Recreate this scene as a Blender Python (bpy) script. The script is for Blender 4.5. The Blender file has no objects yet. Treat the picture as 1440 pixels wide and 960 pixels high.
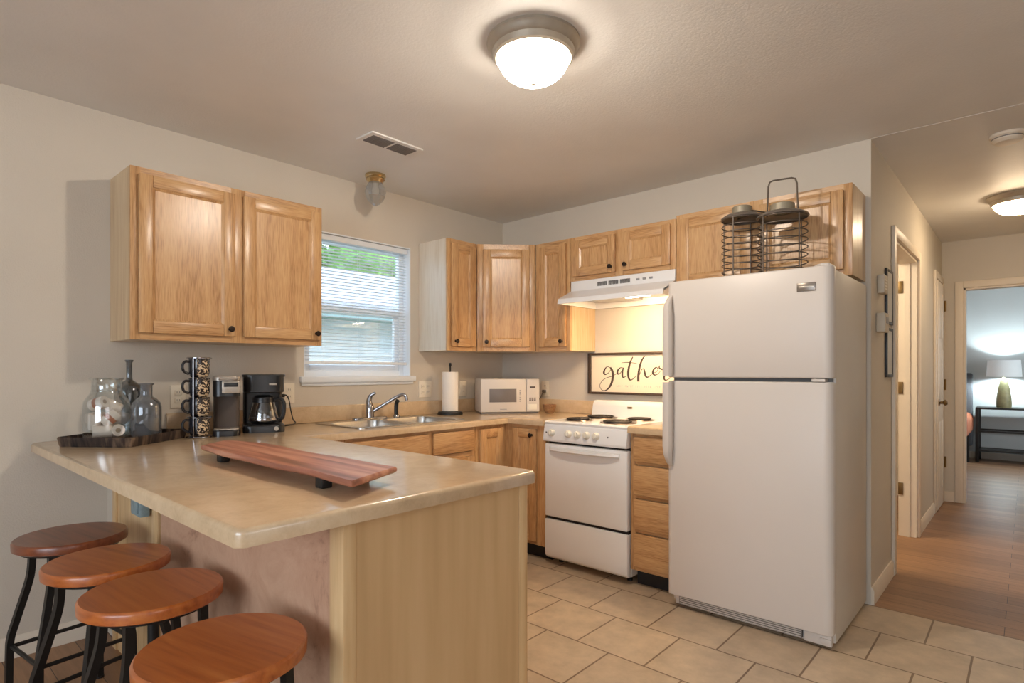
import bpy, bmesh, math, random
from mathutils import Vector, Matrix
random.seed(7)
S = bpy.context.scene
COL = S.collection
PI = math.pi
R = math.radians

# ------------------------------------------------------------------ camera
cam = bpy.data.cameras.new('camera')
camo = bpy.data.objects.new('camera', cam); COL.objects.link(camo)
cam.sensor_width = 36.0
cam.lens = 814.66 / 1440 * 36.0
cam.shift_y = (521.82 - 480) / 1440
camo.location = (3.242, -3.515, 1.224)
camo.rotation_euler = (PI / 2, 0, R(41.745))
cam.clip_start = 0.05
S.camera = camo

# ------------------------------------------------------------------ exposure, world, sun, added fill lights
S.view_settings.view_transform = 'Standard'
S.view_settings.look = 'None'
S.view_settings.gamma = 1
S.view_settings.exposure = 0.08
S.view_settings.use_curve_mapping = False
S.cycles.use_denoising = True
S.cycles.max_bounces = 10
S.cycles.diffuse_bounces = 6
S.cycles.transparent_max_bounces = 24
S.cycles.sample_clamp_indirect = 6.0

w = bpy.data.worlds.new('world'); S.world = w; w.use_nodes = True
w.node_tree.nodes['Background'].inputs[0].default_value = (0.70, 0.84, 1.0, 1)
w.node_tree.nodes['Background'].inputs[1].default_value = 3.9

def light(name, kind, loc, rot, energy, color, **kw):
    l = bpy.data.lights.new(name, kind); l.energy = energy; l.color = color
    for k, v in kw.items(): setattr(l, k, v)
    o = bpy.data.objects.new(name, l); COL.objects.link(o)
    o.location = loc; o.rotation_euler = rot
    return o
light('sun', 'SUN', (6, -3, 8), (R(8), R(42), 0), 0.9, (1.0, 0.97, 0.92), angle=R(3))
# added fill light behind the camera, set in an unseen window opening
light('fill_living_room', 'AREA', (3.0, -6.38, 1.45), (R(90), 0, 0), 44, (0.86, 0.93, 1.0), shape='RECTANGLE', size=2.6, size_y=1.5)

light('fill_living_room_side', 'AREA', (5.42, -3.9, 1.5), (0, R(90), 0), 14, (0.92, 0.95, 1.0), shape='RECTANGLE', size=1.3, size_y=1.6)  # added fill to lift the peninsula end; the wall here has no window
light('fill_bedroom', 'AREA', (4.55, 5.3, 1.45), (0, R(90), 0), 26, (0.84, 0.94, 1.0), shape='RECTANGLE', size=1.2, size_y=1.2)  # added fill brightening the bedroom, standing in for an unseen window
light('fill_side_room', 'POINT', (1.7, 0.7, 2.2), (0, 0, 0), 50, (1.0, 0.84, 0.62), shadow_soft_size=0.12)  # added unseen light that brightens the jamb of the first hallway door

# ------------------------------------------------------------------ materials
def nmat(name):
    m = bpy.data.materials.new(name); m.use_nodes = True
    nt = m.node_tree
    return m, nt, nt.nodes['Principled BSDF']
def N(nt, t, **kw):
    n = nt.nodes.new(t)
    for k, v in kw.items(): setattr(n, k, v)
    return n
def srgb(r, g, b):
    f = lambda c: (c / 255 / 12.92) if c / 255 <= 0.04045 else ((c / 255 + 0.055) / 1.055) ** 2.4
    return (f(r), f(g), f(b), 1)
def plain(name, rgb, rough=0.5, metal=0.0, noise=0.06, scale=8, bump=0.0, bscale=120, emit=0, coat=0, spec=0.5):
    m, nt, b = nmat(name)
    c = srgb(*rgb)
    tc = N(nt, 'ShaderNodeTexCoord')
    nz = N(nt, 'ShaderNodeTexNoise'); nz.inputs['Scale'].default_value = scale; nz.inputs['Detail'].default_value = 4
    nt.links.new(tc.outputs['Object'], nz.inputs['Vector'])
    rp = N(nt, 'ShaderNodeValToRGB')
    rp.color_ramp.elements[0].position = 0.3; rp.color_ramp.elements[1].position = 0.7
    rp.color_ramp.elements[0].color = tuple(x * (1 - noise) for x in c[:3]) + (1,)
    rp.color_ramp.elements[1].color = tuple(min(1, x * (1 + noise)) for x in c[:3]) + (1,)
    nt.links.new(nz.outputs['Fac'], rp.inputs['Fac'])
    nt.links.new(rp.outputs['Color'], b.inputs['Base Color'])
    b.inputs['Roughness'].default_value = rough
    b.inputs['Metallic'].default_value = metal
    b.inputs['Coat Weight'].default_value = coat
    b.inputs['Specular IOR Level'].default_value = spec
    if emit:
        b.inputs['Emission Color'].default_value = c; b.inputs['Emission Strength'].default_value = emit
    if bump:
        n2 = N(nt, 'ShaderNodeTexNoise'); n2.inputs['Scale'].default_value = bscale; n2.inputs['Detail'].default_value = 3
        nt.links.new(tc.outputs['Object'], n2.inputs['Vector'])
        bp = N(nt, 'ShaderNodeBump'); bp.inputs['Strength'].default_value = bump; bp.inputs['Distance'].default_value = 0.004
        nt.links.new(n2.outputs['Fac'], bp.inputs['Height']); nt.links.new(bp.outputs['Normal'], b.inputs['Normal'])
    return m
def wood(name, axis, light_c, mid_c, dark_c, rough=0.34, fine=95.0, bands=7.0, coat=0.0, contrast=1.0):
    """wood with its grain running along one object axis"""
    m, nt, b = nmat(name)
    tc = N(nt, 'ShaderNodeTexCoord'); oi = N(nt, 'ShaderNodeObjectInfo')
    add = N(nt, 'ShaderNodeVectorMath', operation='ADD')
    mul = N(nt, 'ShaderNodeVectorMath', operation='SCALE'); mul.inputs['Scale'].default_value = 13.0
    cmb = N(nt, 'ShaderNodeCombineXYZ')
    for i in range(3): nt.links.new(oi.outputs['Random'], cmb.inputs[i])
    nt.links.new(cmb.outputs[0], mul.inputs[0])
    nt.links.new(tc.outputs['Object'], add.inputs[0]); nt.links.new(mul.outputs[0], add.inputs[1])
    sc = [1, 1, 1]; sc['xyz'.index(axis)] = 0.07
    mp = N(nt, 'ShaderNodeMapping'); mp.inputs['Scale'].default_value = sc
    nt.links.new(add.outputs[0], mp.inputs['Vector'])
    n1 = N(nt, 'ShaderNodeTexNoise'); n1.inputs['Scale'].default_value = fine * 2; n1.inputs['Detail'].default_value = 5
    nt.links.new(mp.outputs[0], n1.inputs['Vector'])
    n2 = N(nt, 'ShaderNodeTexNoise'); n2.inputs['Scale'].default_value = bands; n2.inputs['Detail'].default_value = 2; n2.inputs['Distortion'].default_value = 0.6
    nt.links.new(mp.outputs[0], n2.inputs['Vector'])
    # cathedral rings out of the broad noise
    ms = N(nt, 'ShaderNodeMath', operation='MULTIPLY'); ms.inputs[1].default_value = 26.0
    nt.links.new(n2.outputs['Fac'], ms.inputs[0])
    sn = N(nt, 'ShaderNodeMath', operation='SINE'); nt.links.new(ms.outputs[0], sn.inputs[0])
    ab = N(nt, 'ShaderNodeMath', operation='MULTIPLY_ADD'); ab.inputs[1].default_value = 0.085 * contrast; ab.inputs[2].default_value = 0.0
    nt.links.new(sn.outputs[0], ab.inputs[0])
    mix = N(nt, 'ShaderNodeMath', operation='ADD'); nt.links.new(n1.outputs['Fac'], mix.inputs[0]); nt.links.new(ab.outputs[0], mix.inputs[1])
    rp = N(nt, 'ShaderNodeValToRGB'); e = rp.color_ramp.elements
    e[0].position = 0.24; e[0].color = srgb(*dark_c); e[1].position = 0.78; e[1].color = srgb(*light_c)
    x = e.new(0.48); x.color = srgb(*mid_c)
    nt.links.new(mix.outputs[0], rp.inputs['Fac']); nt.links.new(rp.outputs['Color'], b.inputs['Base Color'])
    b.inputs['Roughness'].default_value = rough; b.inputs['Coat Weight'].default_value = coat; b.inputs['Coat Roughness'].default_value = 0.25
    bp = N(nt, 'ShaderNodeBump'); bp.inputs['Strength'].default_value = 0.12; bp.inputs['Distance'].default_value = 0.002
    nt.links.new(n1.outputs['Fac'], bp.inputs['Height']); nt.links.new(bp.outputs['Normal'], b.inputs['Normal'])
    return m
def glassy(name, tint, gloss=0.12, rough=0.03, frost=0.0):
    """clear glass: tinted see-through with a sheen that grows towards the rim"""
    m, nt, b = nmat(name); out = nt.nodes['Material Output']; nt.nodes.remove(b)
    tr = N(nt, 'ShaderNodeBsdfTransparent'); tr.inputs[0].default_value = tint
    gl = N(nt, 'ShaderNodeBsdfGlossy'); gl.inputs['Roughness'].default_value = rough; gl.inputs[0].default_value = (0.95, 0.97, 1, 1)
    lw = N(nt, 'ShaderNodeLayerWeight'); lw.inputs['Blend'].default_value = 0.35
    ma = N(nt, 'ShaderNodeMath', operation='MULTIPLY_ADD'); ma.inputs[1].default_value = 0.45; ma.inputs[2].default_value = gloss
    nt.links.new(lw.outputs['Facing'], ma.inputs[0])
    mx = N(nt, 'ShaderNodeMixShader')
    nt.links.new(ma.outputs[0], mx.inputs[0]); nt.links.new(tr.outputs[0], mx.inputs[1]); nt.links.new(gl.outputs[0], mx.inputs[2])
    last = mx
    if frost:
        df = N(nt, 'ShaderNodeBsdfDiffuse'); df.inputs[0].default_value = tint
        m2 = N(nt, 'ShaderNodeMixShader'); m2.inputs[0].default_value = frost
        nt.links.new(mx.outputs[0], m2.inputs[1]); nt.links.new(df.outputs[0], m2.inputs[2]); last = m2
    nt.links.new(last.outputs[0], out.inputs[0])
    return m
def bricks(name, w, h, off, mortar, c1, c2, cm, rough, x0, y0, grain=False, bump=0.25):
    m, nt, b = nmat(name)
    tc = N(nt, 'ShaderNodeTexCoord')
    mp = N(nt, 'ShaderNodeMapping'); mp.inputs['Location'].default_value = (-x0, -y0, 0)
    nt.links.new(tc.outputs['Object'], mp.inputs['Vector'])
    br = N(nt, 'ShaderNodeTexBrick'); br.offset = off; br.inputs['Scale'].default_value = 1
    br.inputs['Brick Width'].default_value = w; br.inputs['Row Height'].default_value = h
    br.inputs['Mortar Size'].default_value = mortar; br.inputs['Mortar Smooth'].default_value = 0.2; br.inputs['Bias'].default_value = 0
    br.inputs['Color1'].default_value = srgb(*c1); br.inputs['Color2'].default_value = srgb(*c2); br.inputs['Mortar'].default_value = srgb(*cm)
    nt.links.new(mp.outputs[0], br.inputs['Vector'])
    nz = N(nt, 'ShaderNodeTexNoise'); nz.inputs['Detail'].default_value = 6; nz.inputs['Roughness'].default_value = 0.65
    if grain:
        m2 = N(nt, 'ShaderNodeMapping'); m2.inputs['Scale'].default_value = (0.08, 1, 1); nt.links.new(tc.outputs['Object'], m2.inputs['Vector'])
        nt.links.new(m2.outputs[0], nz.inputs['Vector']); nz.inputs['Scale'].default_value = 40
    else:
        nt.links.new(tc.outputs['Object'], nz.inputs['Vector']); nz.inputs['Scale'].default_value = 9
    mr = N(nt, 'ShaderNodeMapRange'); mr.inputs['From Min'].default_value = 0.3; mr.inputs['From Max'].default_value = 0.7
    mr.inputs['To Min'].default_value = 0.80 if not grain else 0.72; mr.inputs['To Max'].default_value = 1.12
    nt.links.new(nz.outputs['Fac'], mr.inputs['Value'])
    mx = N(nt, 'ShaderNodeMix', data_type='RGBA', blend_type='MULTIPLY'); mx.inputs[0].default_value = 1
    nt.links.new(br.outputs['Color'], mx.inputs[6]); nt.links.new(mr.outputs[0], mx.inputs[7])
    nt.links.new(mx.outputs[2], b.inputs['Base Color']); b.inputs['Roughness'].default_value = rough
    bp = N(nt, 'ShaderNodeBump'); bp.inputs['Strength'].default_value = bump; bp.inputs['Distance'].default_value = 0.003; bp.invert = True
    nt.links.new(br.outputs['Fac'], bp.inputs['Height']); nt.links.new(bp.outputs['Normal'], b.inputs['Normal'])
    return m

OAK_L, OAK_M, OAK_D = (210, 170, 122), (194, 150, 102), (160, 115, 72)
M = {}
for ax in 'xyz':
    M['oak_' + ax] = wood('oak_grain_' + ax, ax, OAK_L, OAK_M, OAK_D, coat=0.3)
M['oak_side'] = wood('oak_veneer_side', 'z', (214, 190, 155), (203, 175, 136), (184, 152, 112), fine=30, contrast=0.5, rough=0.3)
M['daylit_side'] = wood('daylit_veneer_side', 'z', (222, 212, 196), (214, 202, 184), (202, 186, 162), fine=30, contrast=0.3, rough=0.3)  # pale veneer made paler still, with the window's light painted in
M['birch'] = wood('birch_panel', 'z', (218, 184, 138), (208, 173, 126), (196, 160, 114), fine=9, bands=3, contrast=0.1, rough=0.5)
M['birch_strip'] = wood('birch_strip', 'z', (226, 196, 150), (216, 182, 134), (198, 162, 114), fine=22, contrast=0.4, rough=0.5)
M['seat'] = wood('stained_seat_wood', 'x', (200, 120, 58), (184, 100, 44), (150, 76, 32), rough=0.3, fine=25, bands=4, coat=0.4, contrast=0.6)
M['seat_dark'] = wood('stained_seat_wood_dark', 'x', (150, 84, 50), (128, 68, 40), (98, 50, 30), rough=0.3, fine=25, bands=4, coat=0.4, contrast=0.7)
M['board'] = wood('acacia_board', 'x', (204, 148, 120), (172, 110, 88), (128, 80, 62), rough=0.4, fine=16, bands=9, contrast=1.5)
M['bark'] = wood('dark_bark', 'z', (118, 96, 76), (58, 44, 36), (22, 16, 14), rough=0.9, fine=30, contrast=1.4)
M['tray_top'] = wood('tray_slab', 'x', (140, 105, 76), (112, 80, 56), (78, 52, 36), rough=0.6)
M['bowl'] = wood('bowl_wood', 'x', (170, 130, 90), (142, 102, 66), (100, 66, 42), rough=0.5)
M['wall'] = plain('wall_paint', (208, 198, 183), 0.75, noise=0.03, scale=2, bump=0.25, bscale=160)
M['hall_wall'] = plain('hall_wall_paint', (206, 198, 184), 0.7, noise=0.03, scale=2, bump=0.25, bscale=160)
M['bed_wall'] = plain('bedroom_wall_paint', (192, 196, 196), 0.8, noise=0.03, scale=2, bump=0.2, bscale=160)
M['ceiling'] = plain('ceiling_paint', (224, 222, 218), 0.55, noise=0.03, scale=3, bump=0.28, bscale=110)
M['trim'] = plain('trim_white', (226, 214, 196), 0.45, noise=0.02)
M['white_trim'] = plain('vinyl_white', (232, 236, 240), 0.4, noise=0.01)
M['tile'] = bricks('floor_tile', 0.338, 0.338, 0.5, 0.0045, (203, 182, 154), (190, 168, 141), (128, 104, 80), 0.38, 1.202, -1.356)
M['planks'] = bricks('floor_planks', 1.2, 0.125, 0.37, 0.0016, (164, 124, 90), (138, 102, 74), (66, 46, 32), 0.4, 0, 0, grain=True, bump=0.1)
M['appliance'] = plain('appliance_white', (210, 201, 192), 0.38, noise=0.012, scale=3)
M['appliance_side'] = plain('appliance_side_white', (206, 198, 186), 0.42, noise=0.02, scale=3, bump=0.15, bscale=240)
M['enamel'] = plain('enamel_white', (236, 234, 232), 0.22, noise=0.01)
M['knob_white'] = plain('knob_ivory', (226, 220, 206), 0.35, noise=0.02)
M['gasket'] = plain('gasket_grey', (110, 108, 106), 0.6)
M['dark_gap'] = plain('dark_gap', (40, 32, 30), 0.8)
M['grille'] = plain('grille_grey', (122, 114, 108), 0.5)
M['badge'] = plain('badge_grey', (132, 122, 112), 0.3, metal=0.4)
M['badge_line'] = plain('badge_light', (178, 168, 156), 0.3, metal=0.4)
M['bronze'] = plain('dark_bronze', (52, 42, 36), 0.4, metal=0.7)
M['nickel'] = plain('brushed_nickel', (172, 162, 146), 0.4, metal=0.45, scale=30)
M['steel'] = plain('stainless', (196, 192, 186), 0.28, metal=1.0, scale=40)
M['chrome'] = plain('chrome', (160, 158, 160), 0.12, metal=1.0)
M['brass'] = plain('brass', (200, 180, 140), 0.22, metal=1.0)
M['black_metal'] = plain('black_metal', (44, 42, 40), 0.45, metal=0.5)
M['wire'] = plain('lantern_wire', (98, 86, 74), 0.45, metal=0.4)
M['wire_lid'] = plain('lantern_lid', (140, 132, 124), 0.28, metal=0.6)
M['wire_neck'] = plain('lantern_neck', (150, 140, 120), 0.5, metal=0.3)
M['black_plastic'] = plain('black_plastic', (30, 29, 30), 0.3)
M['brown_plastic'] = plain('dark_brown_plastic', (78, 66, 58), 0.45)
M['silver_plastic'] = plain('silver_plastic', (178, 168, 156), 0.35, metal=0.4)
M['dark_toe'] = plain('toe_black', (30, 30, 34), 0.5)
M['coil'] = plain('burner_coil', (42, 34, 30), 0.6, bump=0.1)
M['drip'] = plain('drip_pan', (120, 104, 92), 0.3, metal=0.9)
M['paper'] = plain('paper_towel', (238, 230, 220), 0.95, noise=0.02, bump=0.3, bscale=90)
M['mw_window'] = plain('microwave_window', (112, 106, 104), 0.3)
M['mw_dark'] = plain('microwave_display', (88, 76, 72), 0.4)
M['label_grey'] = plain('label_grey', (150, 148, 148), 0.5)
M['outlet'] = plain('outlet_ivory', (232, 222, 204), 0.45, noise=0.01)
M['beige_plastic'] = plain('beige_plastic', (196, 184, 164), 0.5, noise=0.01)
M['slot'] = plain('outlet_slot', (86, 78, 70), 0.6)
M['slat'] = plain('blind_slat', (236, 240, 244), 0.5, noise=0.01)
M['sign_frame'] = plain('sign_frame_dark', (66, 50, 40), 0.55, noise=0.15, scale=30)
M['sign_face'] = plain('sign_face_cream', (238, 222, 198), 0.7, noise=0.02)
M['ink'] = plain('sign_ink', (74, 58, 50), 0.8)
M['ink_pale'] = plain('sign_ink_pale', (196, 184, 172), 0.8)
M['mug'] = plain('mug_black', (34, 34, 40), 0.18, coat=0.3)
M['pod_white'] = plain('roll_white', (240, 226, 214), 0.8, noise=0.04, scale=40)
M['pod_core'] = plain('roll_core', (170, 150, 128), 0.8)
M['pod_red'] = plain('roll_ribbon', (178, 104, 70), 0.7)
M['teal'] = plain('teal_box', (138, 158, 162), 0.5, noise=0.15, scale=60)
M['frame_black'] = plain('frame_black', (36, 34, 32), 0.4)
M['frame_paper'] = plain('frame_print', (206, 206, 200), 0.4, noise=0.05, scale=18)
M['hinge'] = plain('hinge_brass', (128, 104, 66), 0.4, metal=0.7)
M['dark_fabric'] = plain('headboard_grey', (92, 94, 98), 0.9, bump=0.3)
M['quilt'] = plain('quilt_rust', (178, 100, 62), 0.9, noise=0.15, scale=14, bump=0.3, bscale=40)
M['shade'] = plain('lamp_shade_fabric', (214, 220, 222), 0.9, noise=0.03, emit=0.25)
M['lamp_base'] = plain('lamp_base_olive', (150, 142, 104), 0.35, noise=0.2, scale=20)
M['siding'] = plain('house_siding', (214, 220, 224), 0.7)
M['roofing'] = plain('house_roofing', (186, 188, 196), 0.9, noise=0.08, scale=20)
M['eave'] = plain('house_eave', (150, 176, 176), 0.7)
M['grass'] = plain('lawn', (92, 120, 62), 0.95, noise=0.3, scale=30)
M['leaf'] = plain('hedge_leaf', (58, 118, 78), 0.7, noise=0.35, scale=3)
M['leaf_light'] = plain('tree_leaf_light', (116, 162, 84), 0.7, noise=0.35, scale=3)
M['bark_tree'] = plain('tree_bark', (96, 78, 62), 0.9, noise=0.2)
M['glass'] = glassy('window_glass', (0.96, 0.98, 1, 1), gloss=0.05)
M['jar_glass'] = glassy('jar_glass', (0.93, 0.95, 0.95, 1), gloss=0.08)
M['bottle_glass'] = glassy('bottle_glass', (0.50, 0.52, 0.54, 1), gloss=0.07, frost=0.13)
M['bottle_dark'] = glassy('bottle_glass_dark', (0.46, 0.47, 0.47, 1), gloss=0.07, frost=0.08)
M['carafe'] = glassy('carafe_glass', (0.75, 0.74, 0.74, 1), gloss=0.10)
M['cut_glass'] = glassy('cut_glass', (0.62, 0.62, 0.60, 1), gloss=0.20, rough=0.12, frost=0.2)

# mottled laminate of the worktop
def laminate():
    m, nt, b = nmat('laminate_worktop')
    tc = N(nt, 'ShaderNodeTexCoord')
    n1 = N(nt, 'ShaderNodeTexNoise'); n1.inputs['Scale'].default_value = 11; n1.inputs['Detail'].default_value = 9; n1.inputs['Roughness'].default_value = 0.75
    n1.inputs['Distortion'].default_value = 0.3
    nt.links.new(tc.outputs['Object'], n1.inputs['Vector'])
    rp = N(nt, 'ShaderNodeValToRGB'); e = rp.color_ramp.elements
    e[0].position = 0.30; e[0].color = srgb(186, 158, 124); e[1].position = 0.72; e[1].color = srgb(216, 192, 158)
    x = e.new(0.5); x.color = srgb(204, 176, 140)
    nt.links.new(n1.outputs['Fac'], rp.inputs['Fac']); nt.links.new(rp.outputs['Color'], b.inputs['Base Color'])
    b.inputs['Roughness'].default_value = 0.3; b.inputs['Coat Weight'].default_value = 0.8; b.inputs['Coat Roughness'].default_value = 0.14; b.inputs['Coat IOR'].default_value = 1.6
    return m
M['laminate'] = laminate()
def pinkpanel():
    m, nt, b = nmat('unfinished_back_panel')
    tc = N(nt, 'ShaderNodeTexCoord')
    n1 = N(nt, 'ShaderNodeTexNoise'); n1.inputs['Scale'].default_value = 4; n1.inputs['Detail'].default_value = 10; n1.inputs['Roughness'].default_value = 0.75
    n1.inputs['Distortion'].default_value = 1.5
    nt.links.new(tc.outputs['Object'], n1.inputs['Vector'])
    rp = N(nt, 'ShaderNodeValToRGB'); e = rp.color_ramp.elements
    e[0].position = 0.28; e[0].color = srgb(140, 104, 84); e[1].position = 0.66; e[1].color = srgb(206, 168, 140)
    x = e.new(0.42); x.color = srgb(190, 150, 122)
    nt.links.new(n1.outputs['Fac'], rp.inputs['Fac']); nt.links.new(rp.outputs['Color'], b.inputs['Base Color'])
    b.inputs['Roughness'].default_value = 0.6
    return m
M['pink'] = pinkpanel()
def mugpattern():
    m, nt, b = nmat('mug_speckled')
    tc = N(nt, 'ShaderNodeTexCoord')
    v = N(nt, 'ShaderNodeTexNoise'); v.inputs['Scale'].default_value = 70; v.inputs['Detail'].default_value = 2; v.inputs['Distortion'].default_value = 1.2
    nt.links.new(tc.outputs['Object'], v.inputs['Vector'])
    rp = N(nt, 'ShaderNodeValToRGB'); rp.color_ramp.interpolation = 'CONSTANT'; e = rp.color_ramp.elements
    e[0].position = 0; e[0].color = srgb(46, 40, 40); e[1].position = 0.53; e[1].color = srgb(206, 182, 150)
    nt.links.new(v.outputs['Fac'], rp.inputs['Fac']); nt.links.new(rp.outputs['Color'], b.inputs['Base Color'])
    b.inputs['Roughness'].default_value = 0.2
    return m
M['mug_pattern'] = mugpattern()
def emitter(name, rgb, strength):
    m, nt, b = nmat(name)
    b.inputs['Base Color'].default_value = (0.9, 0.88, 0.84, 1)
    b.inputs['Emission Color'].default_value = (*rgb, 1); b.inputs['Emission Strength'].default_value = strength
    return m
def lit_bowl(name, rgb, strength, through):
    """glowing frosted glass that also lets the bulb inside shine through"""
    m, nt, b = nmat(name); out = nt.nodes['Material Output']; nt.nodes.remove(b)
    tr = N(nt, 'ShaderNodeBsdfTransparent'); tr.inputs[0].default_value = (through, through, through, 1)
    em = N(nt, 'ShaderNodeEmission'); em.inputs[0].default_value = (*rgb, 1); em.inputs[1].default_value = strength
    ad = N(nt, 'ShaderNodeAddShader'); nt.links.new(tr.outputs[0], ad.inputs[0]); nt.links.new(em.outputs[0], ad.inputs[1])
    nt.links.new(ad.outputs[0], out.inputs[0]); return m
M['lamp_glass'] = lit_bowl('lit_lamp_glass', (1.0, 0.885, 0.745), 22.0, 0.8)
M['hall_glass'] = emitter('lit_hall_glass', (1.0, 0.76, 0.50), 50.0)
M['hood_lens'] = emitter('lit_hood_lens', (1.0, 0.72, 0.42), 112.0)
M['bulb'] = emitter('lit_bulb', (0.80, 0.95, 1.0), 900.0)

# ------------------------------------------------------------------ mesh building
class MB:
    def __init__(s): s.bm = bmesh.new(); s.mi = 0; s.xf = Matrix.Identity(4)
    def _take(s, b2, smooth=True):
        for f in b2.faces: f.material_index = s.mi
        b2.transform(s.xf)
        me = bpy.data.meshes.new('tmp'); b2.to_mesh(me); b2.free()
        s.bm.from_mesh(me); bpy.data.meshes.remove(me)
        return s
    def box(s, x0, y0, z0, x1, y1, z1, bev=0.0, seg=2):
        b = bmesh.new(); bmesh.ops.create_cube(b, size=1)
        for v in b.verts:
            v.co = Vector(((x0 + x1) / 2 + v.co.x * (x1 - x0), (y0 + y1) / 2 + v.co.y * (y1 - y0), (z0 + z1) / 2 + v.co.z * (z1 - z0)))
        if bev: bmesh.ops.bevel(b, geom=b.edges[:], offset=bev, segments=seg, profile=0.5, affect='EDGES')
        return s._take(b)
    def lathe(s, prof, c=(0, 0, 0), seg=32, a0=0, a1=2 * PI):
        b = bmesh.new(); full = abs(a1 - a0 - 2 * PI) < 1e-6; n = seg if full else seg + 1
        rings = []
        for r, z in prof:
            if r < 1e-6: rings.append([b.verts.new((c[0], c[1], c[2] + z))])
            else: rings.append([b.verts.new((c[0] + r * math.cos(a0 + (a1 - a0) * i / seg), c[1] + r * math.sin(a0 + (a1 - a0) * i / seg), c[2] + z)) for i in range(n)])
        for p, q in zip(rings, rings[1:]):
            for i in range(seg):
                j = (i + 1) % n
                a = [p[i], p[j]] if len(p) > 1 else [p[0]]
                d = [q[j], q[i]] if len(q) > 1 else [q[0]]
                f = a + d
                if len(f) > 2: b.faces.new(f)
        return s._take(b)
    def tube(s, pts, r, seg=8, closed=False, rad=None, square=False):
        b = bmesh.new(); P = [Vector(p) for p in pts]; n = len(P); rings = []; up = None
        for i, p in enumerate(P):
            if closed: t = (P[(i + 1) % n] - P[i - 1]).normalized()
            else: t = (P[min(i + 1, n - 1)] - P[max(i - 1, 0)]).normalized()
            if up is None:
                up = Vector((0, 0, 1)) if abs(t.z) < 0.9 else Vector((1, 0, 0))
            u = (up - t * up.dot(t)).normalized(); v = t.cross(u); up = u
            rr = rad[i] if rad else r
            ring = []
            for k in range(seg):
                a = 2 * PI * k / seg + (PI / 4 if square else 0)
                ring.append(b.verts.new(p + u * math.cos(a) * rr + v * math.sin(a) * rr))
            rings.append(ring)
        m = n if closed else n - 1
        for i in range(m):
            p, q = rings[i], rings[(i + 1) % n]
            for k in range(seg):
                b.faces.new((p[k], p[(k + 1) % seg], q[(k + 1) % seg], q[k]))
        if not closed:
            b.faces.new(rings[0][::-1]); b.faces.new(rings[-1])
        return s._take(b)
    def plate(s, outer, holes, z0, z1, bev=0.0, bevtest=None, seg=3):
        """flat slab with holes; outline in xy"""
        b = bmesh.new(); edges = []
        for loop in [outer] + holes:
            vs = [b.verts.new((x, y, z0)) for x, y in loop]
            edges += [b.edges.new((vs[i], vs[(i + 1) % len(vs)])) for i in range(len(vs))]
        bmesh.ops.triangle_fill(b, use_beauty=True, use_dissolve=False, edges=edges)
        fs = b.faces[:]
        ext = bmesh.ops.extrude_face_region(b, geom=fs)
        for v in ext['geom']:
            if isinstance(v, bmesh.types.BMVert): v.co.z = z1
        bmesh.ops.recalc_face_normals(b, faces=b.faces[:])
        if bev:
            es = []
            for e in b.edges:
                if len(e.link_faces) == 2 and e.calc_face_angle(0) > 1.0 and abs(e.verts[0].co.z - e.verts[1].co.z) < 1e-6 and e.verts[0].co.z > (z0 + z1) / 2:
                    mid = (e.verts[0].co + e.verts[1].co) / 2
                    if bevtest is None or bevtest(mid.x, mid.y): es.append(e)
            if es: bmesh.ops.bevel(b, geom=es, offset=bev, segments=seg, profile=0.5, affect='EDGES')
        return s._take(b)
    def prism(s, poly, a0, a1, axis='z', bev=0.0):
        """outline extruded along an axis: axis x -> outline is (y,z); y -> (x,z); z -> (x,y)"""
        b = bmesh.new()
        def P(p, t):
            return {'x': (t, p[0], p[1]), 'y': (p[0], t, p[1]), 'z': (p[0], p[1], t)}[axis]
        A = [b.verts.new(P(p, a0)) for p in poly]; B = [b.verts.new(P(p, a1)) for p in poly]; n = len(poly)
        b.faces.new(A); b.faces.new(B[::-1])
        for i in range(n): b.faces.new((A[i], B[i], B[(i + 1) % n], A[(i + 1) % n]))
        bmesh.ops.recalc_face_normals(b, faces=b.faces[:])
        if bev: bmesh.ops.bevel(b, geom=b.edges[:], offset=bev, segments=2, profile=0.5, affect='EDGES')
        return s._take(b)
    def loft(s, loops, cap0=True, cap1=True):
        b = bmesh.new(); L = [[b.verts.new(p) for p in l] for l in loops]; n = len(L[0])
        for p, q in zip(L, L[1:]):
            for i in range(n): b.faces.new((p[i], p[(i + 1) % n], q[(i + 1) % n], q[i]))
        if cap0: b.faces.new(L[0][::-1])
        if cap1: b.faces.new(L[-1])
        bmesh.ops.recalc_face_normals(b, faces=b.faces[:])
        return s._take(b)
    def quad(s, *v):
        b = bmesh.new(); b.faces.new([b.verts.new(p) for p in v]); return s._take(b)
    def ball(s, c, r, sub=2, sc=(1, 1, 1)):
        b = bmesh.new(); bmesh.ops.create_icosphere(b, subdivisions=sub, radius=r)
        for v in b.verts: v.co = Vector((v.co.x * sc[0] + c[0], v.co.y * sc[1] + c[1], v.co.z * sc[2] + c[2]))
        return s._take(b)
    def build(s, name, mats, parent=None, loc=None, rotz=0, angle=40):
        me = bpy.data.meshes.new(name)
        if parent is None and loc is not None:
            pass
        s.bm.to_mesh(me); s.bm.free()
        if not isinstance(mats, (list, tuple)): mats = [mats]
        for m in mats: me.materials.append(M[m] if isinstance(m, str) else m)
        for p in me.polygons: p.use_smooth = True
        me.set_sharp_from_angle(angle=R(angle))
        o = bpy.data.objects.new(name, me); COL.objects.link(o)
        if parent: o.parent = parent
        if loc: o.location = loc; o.rotation_euler[2] = rotz
        return o

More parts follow.
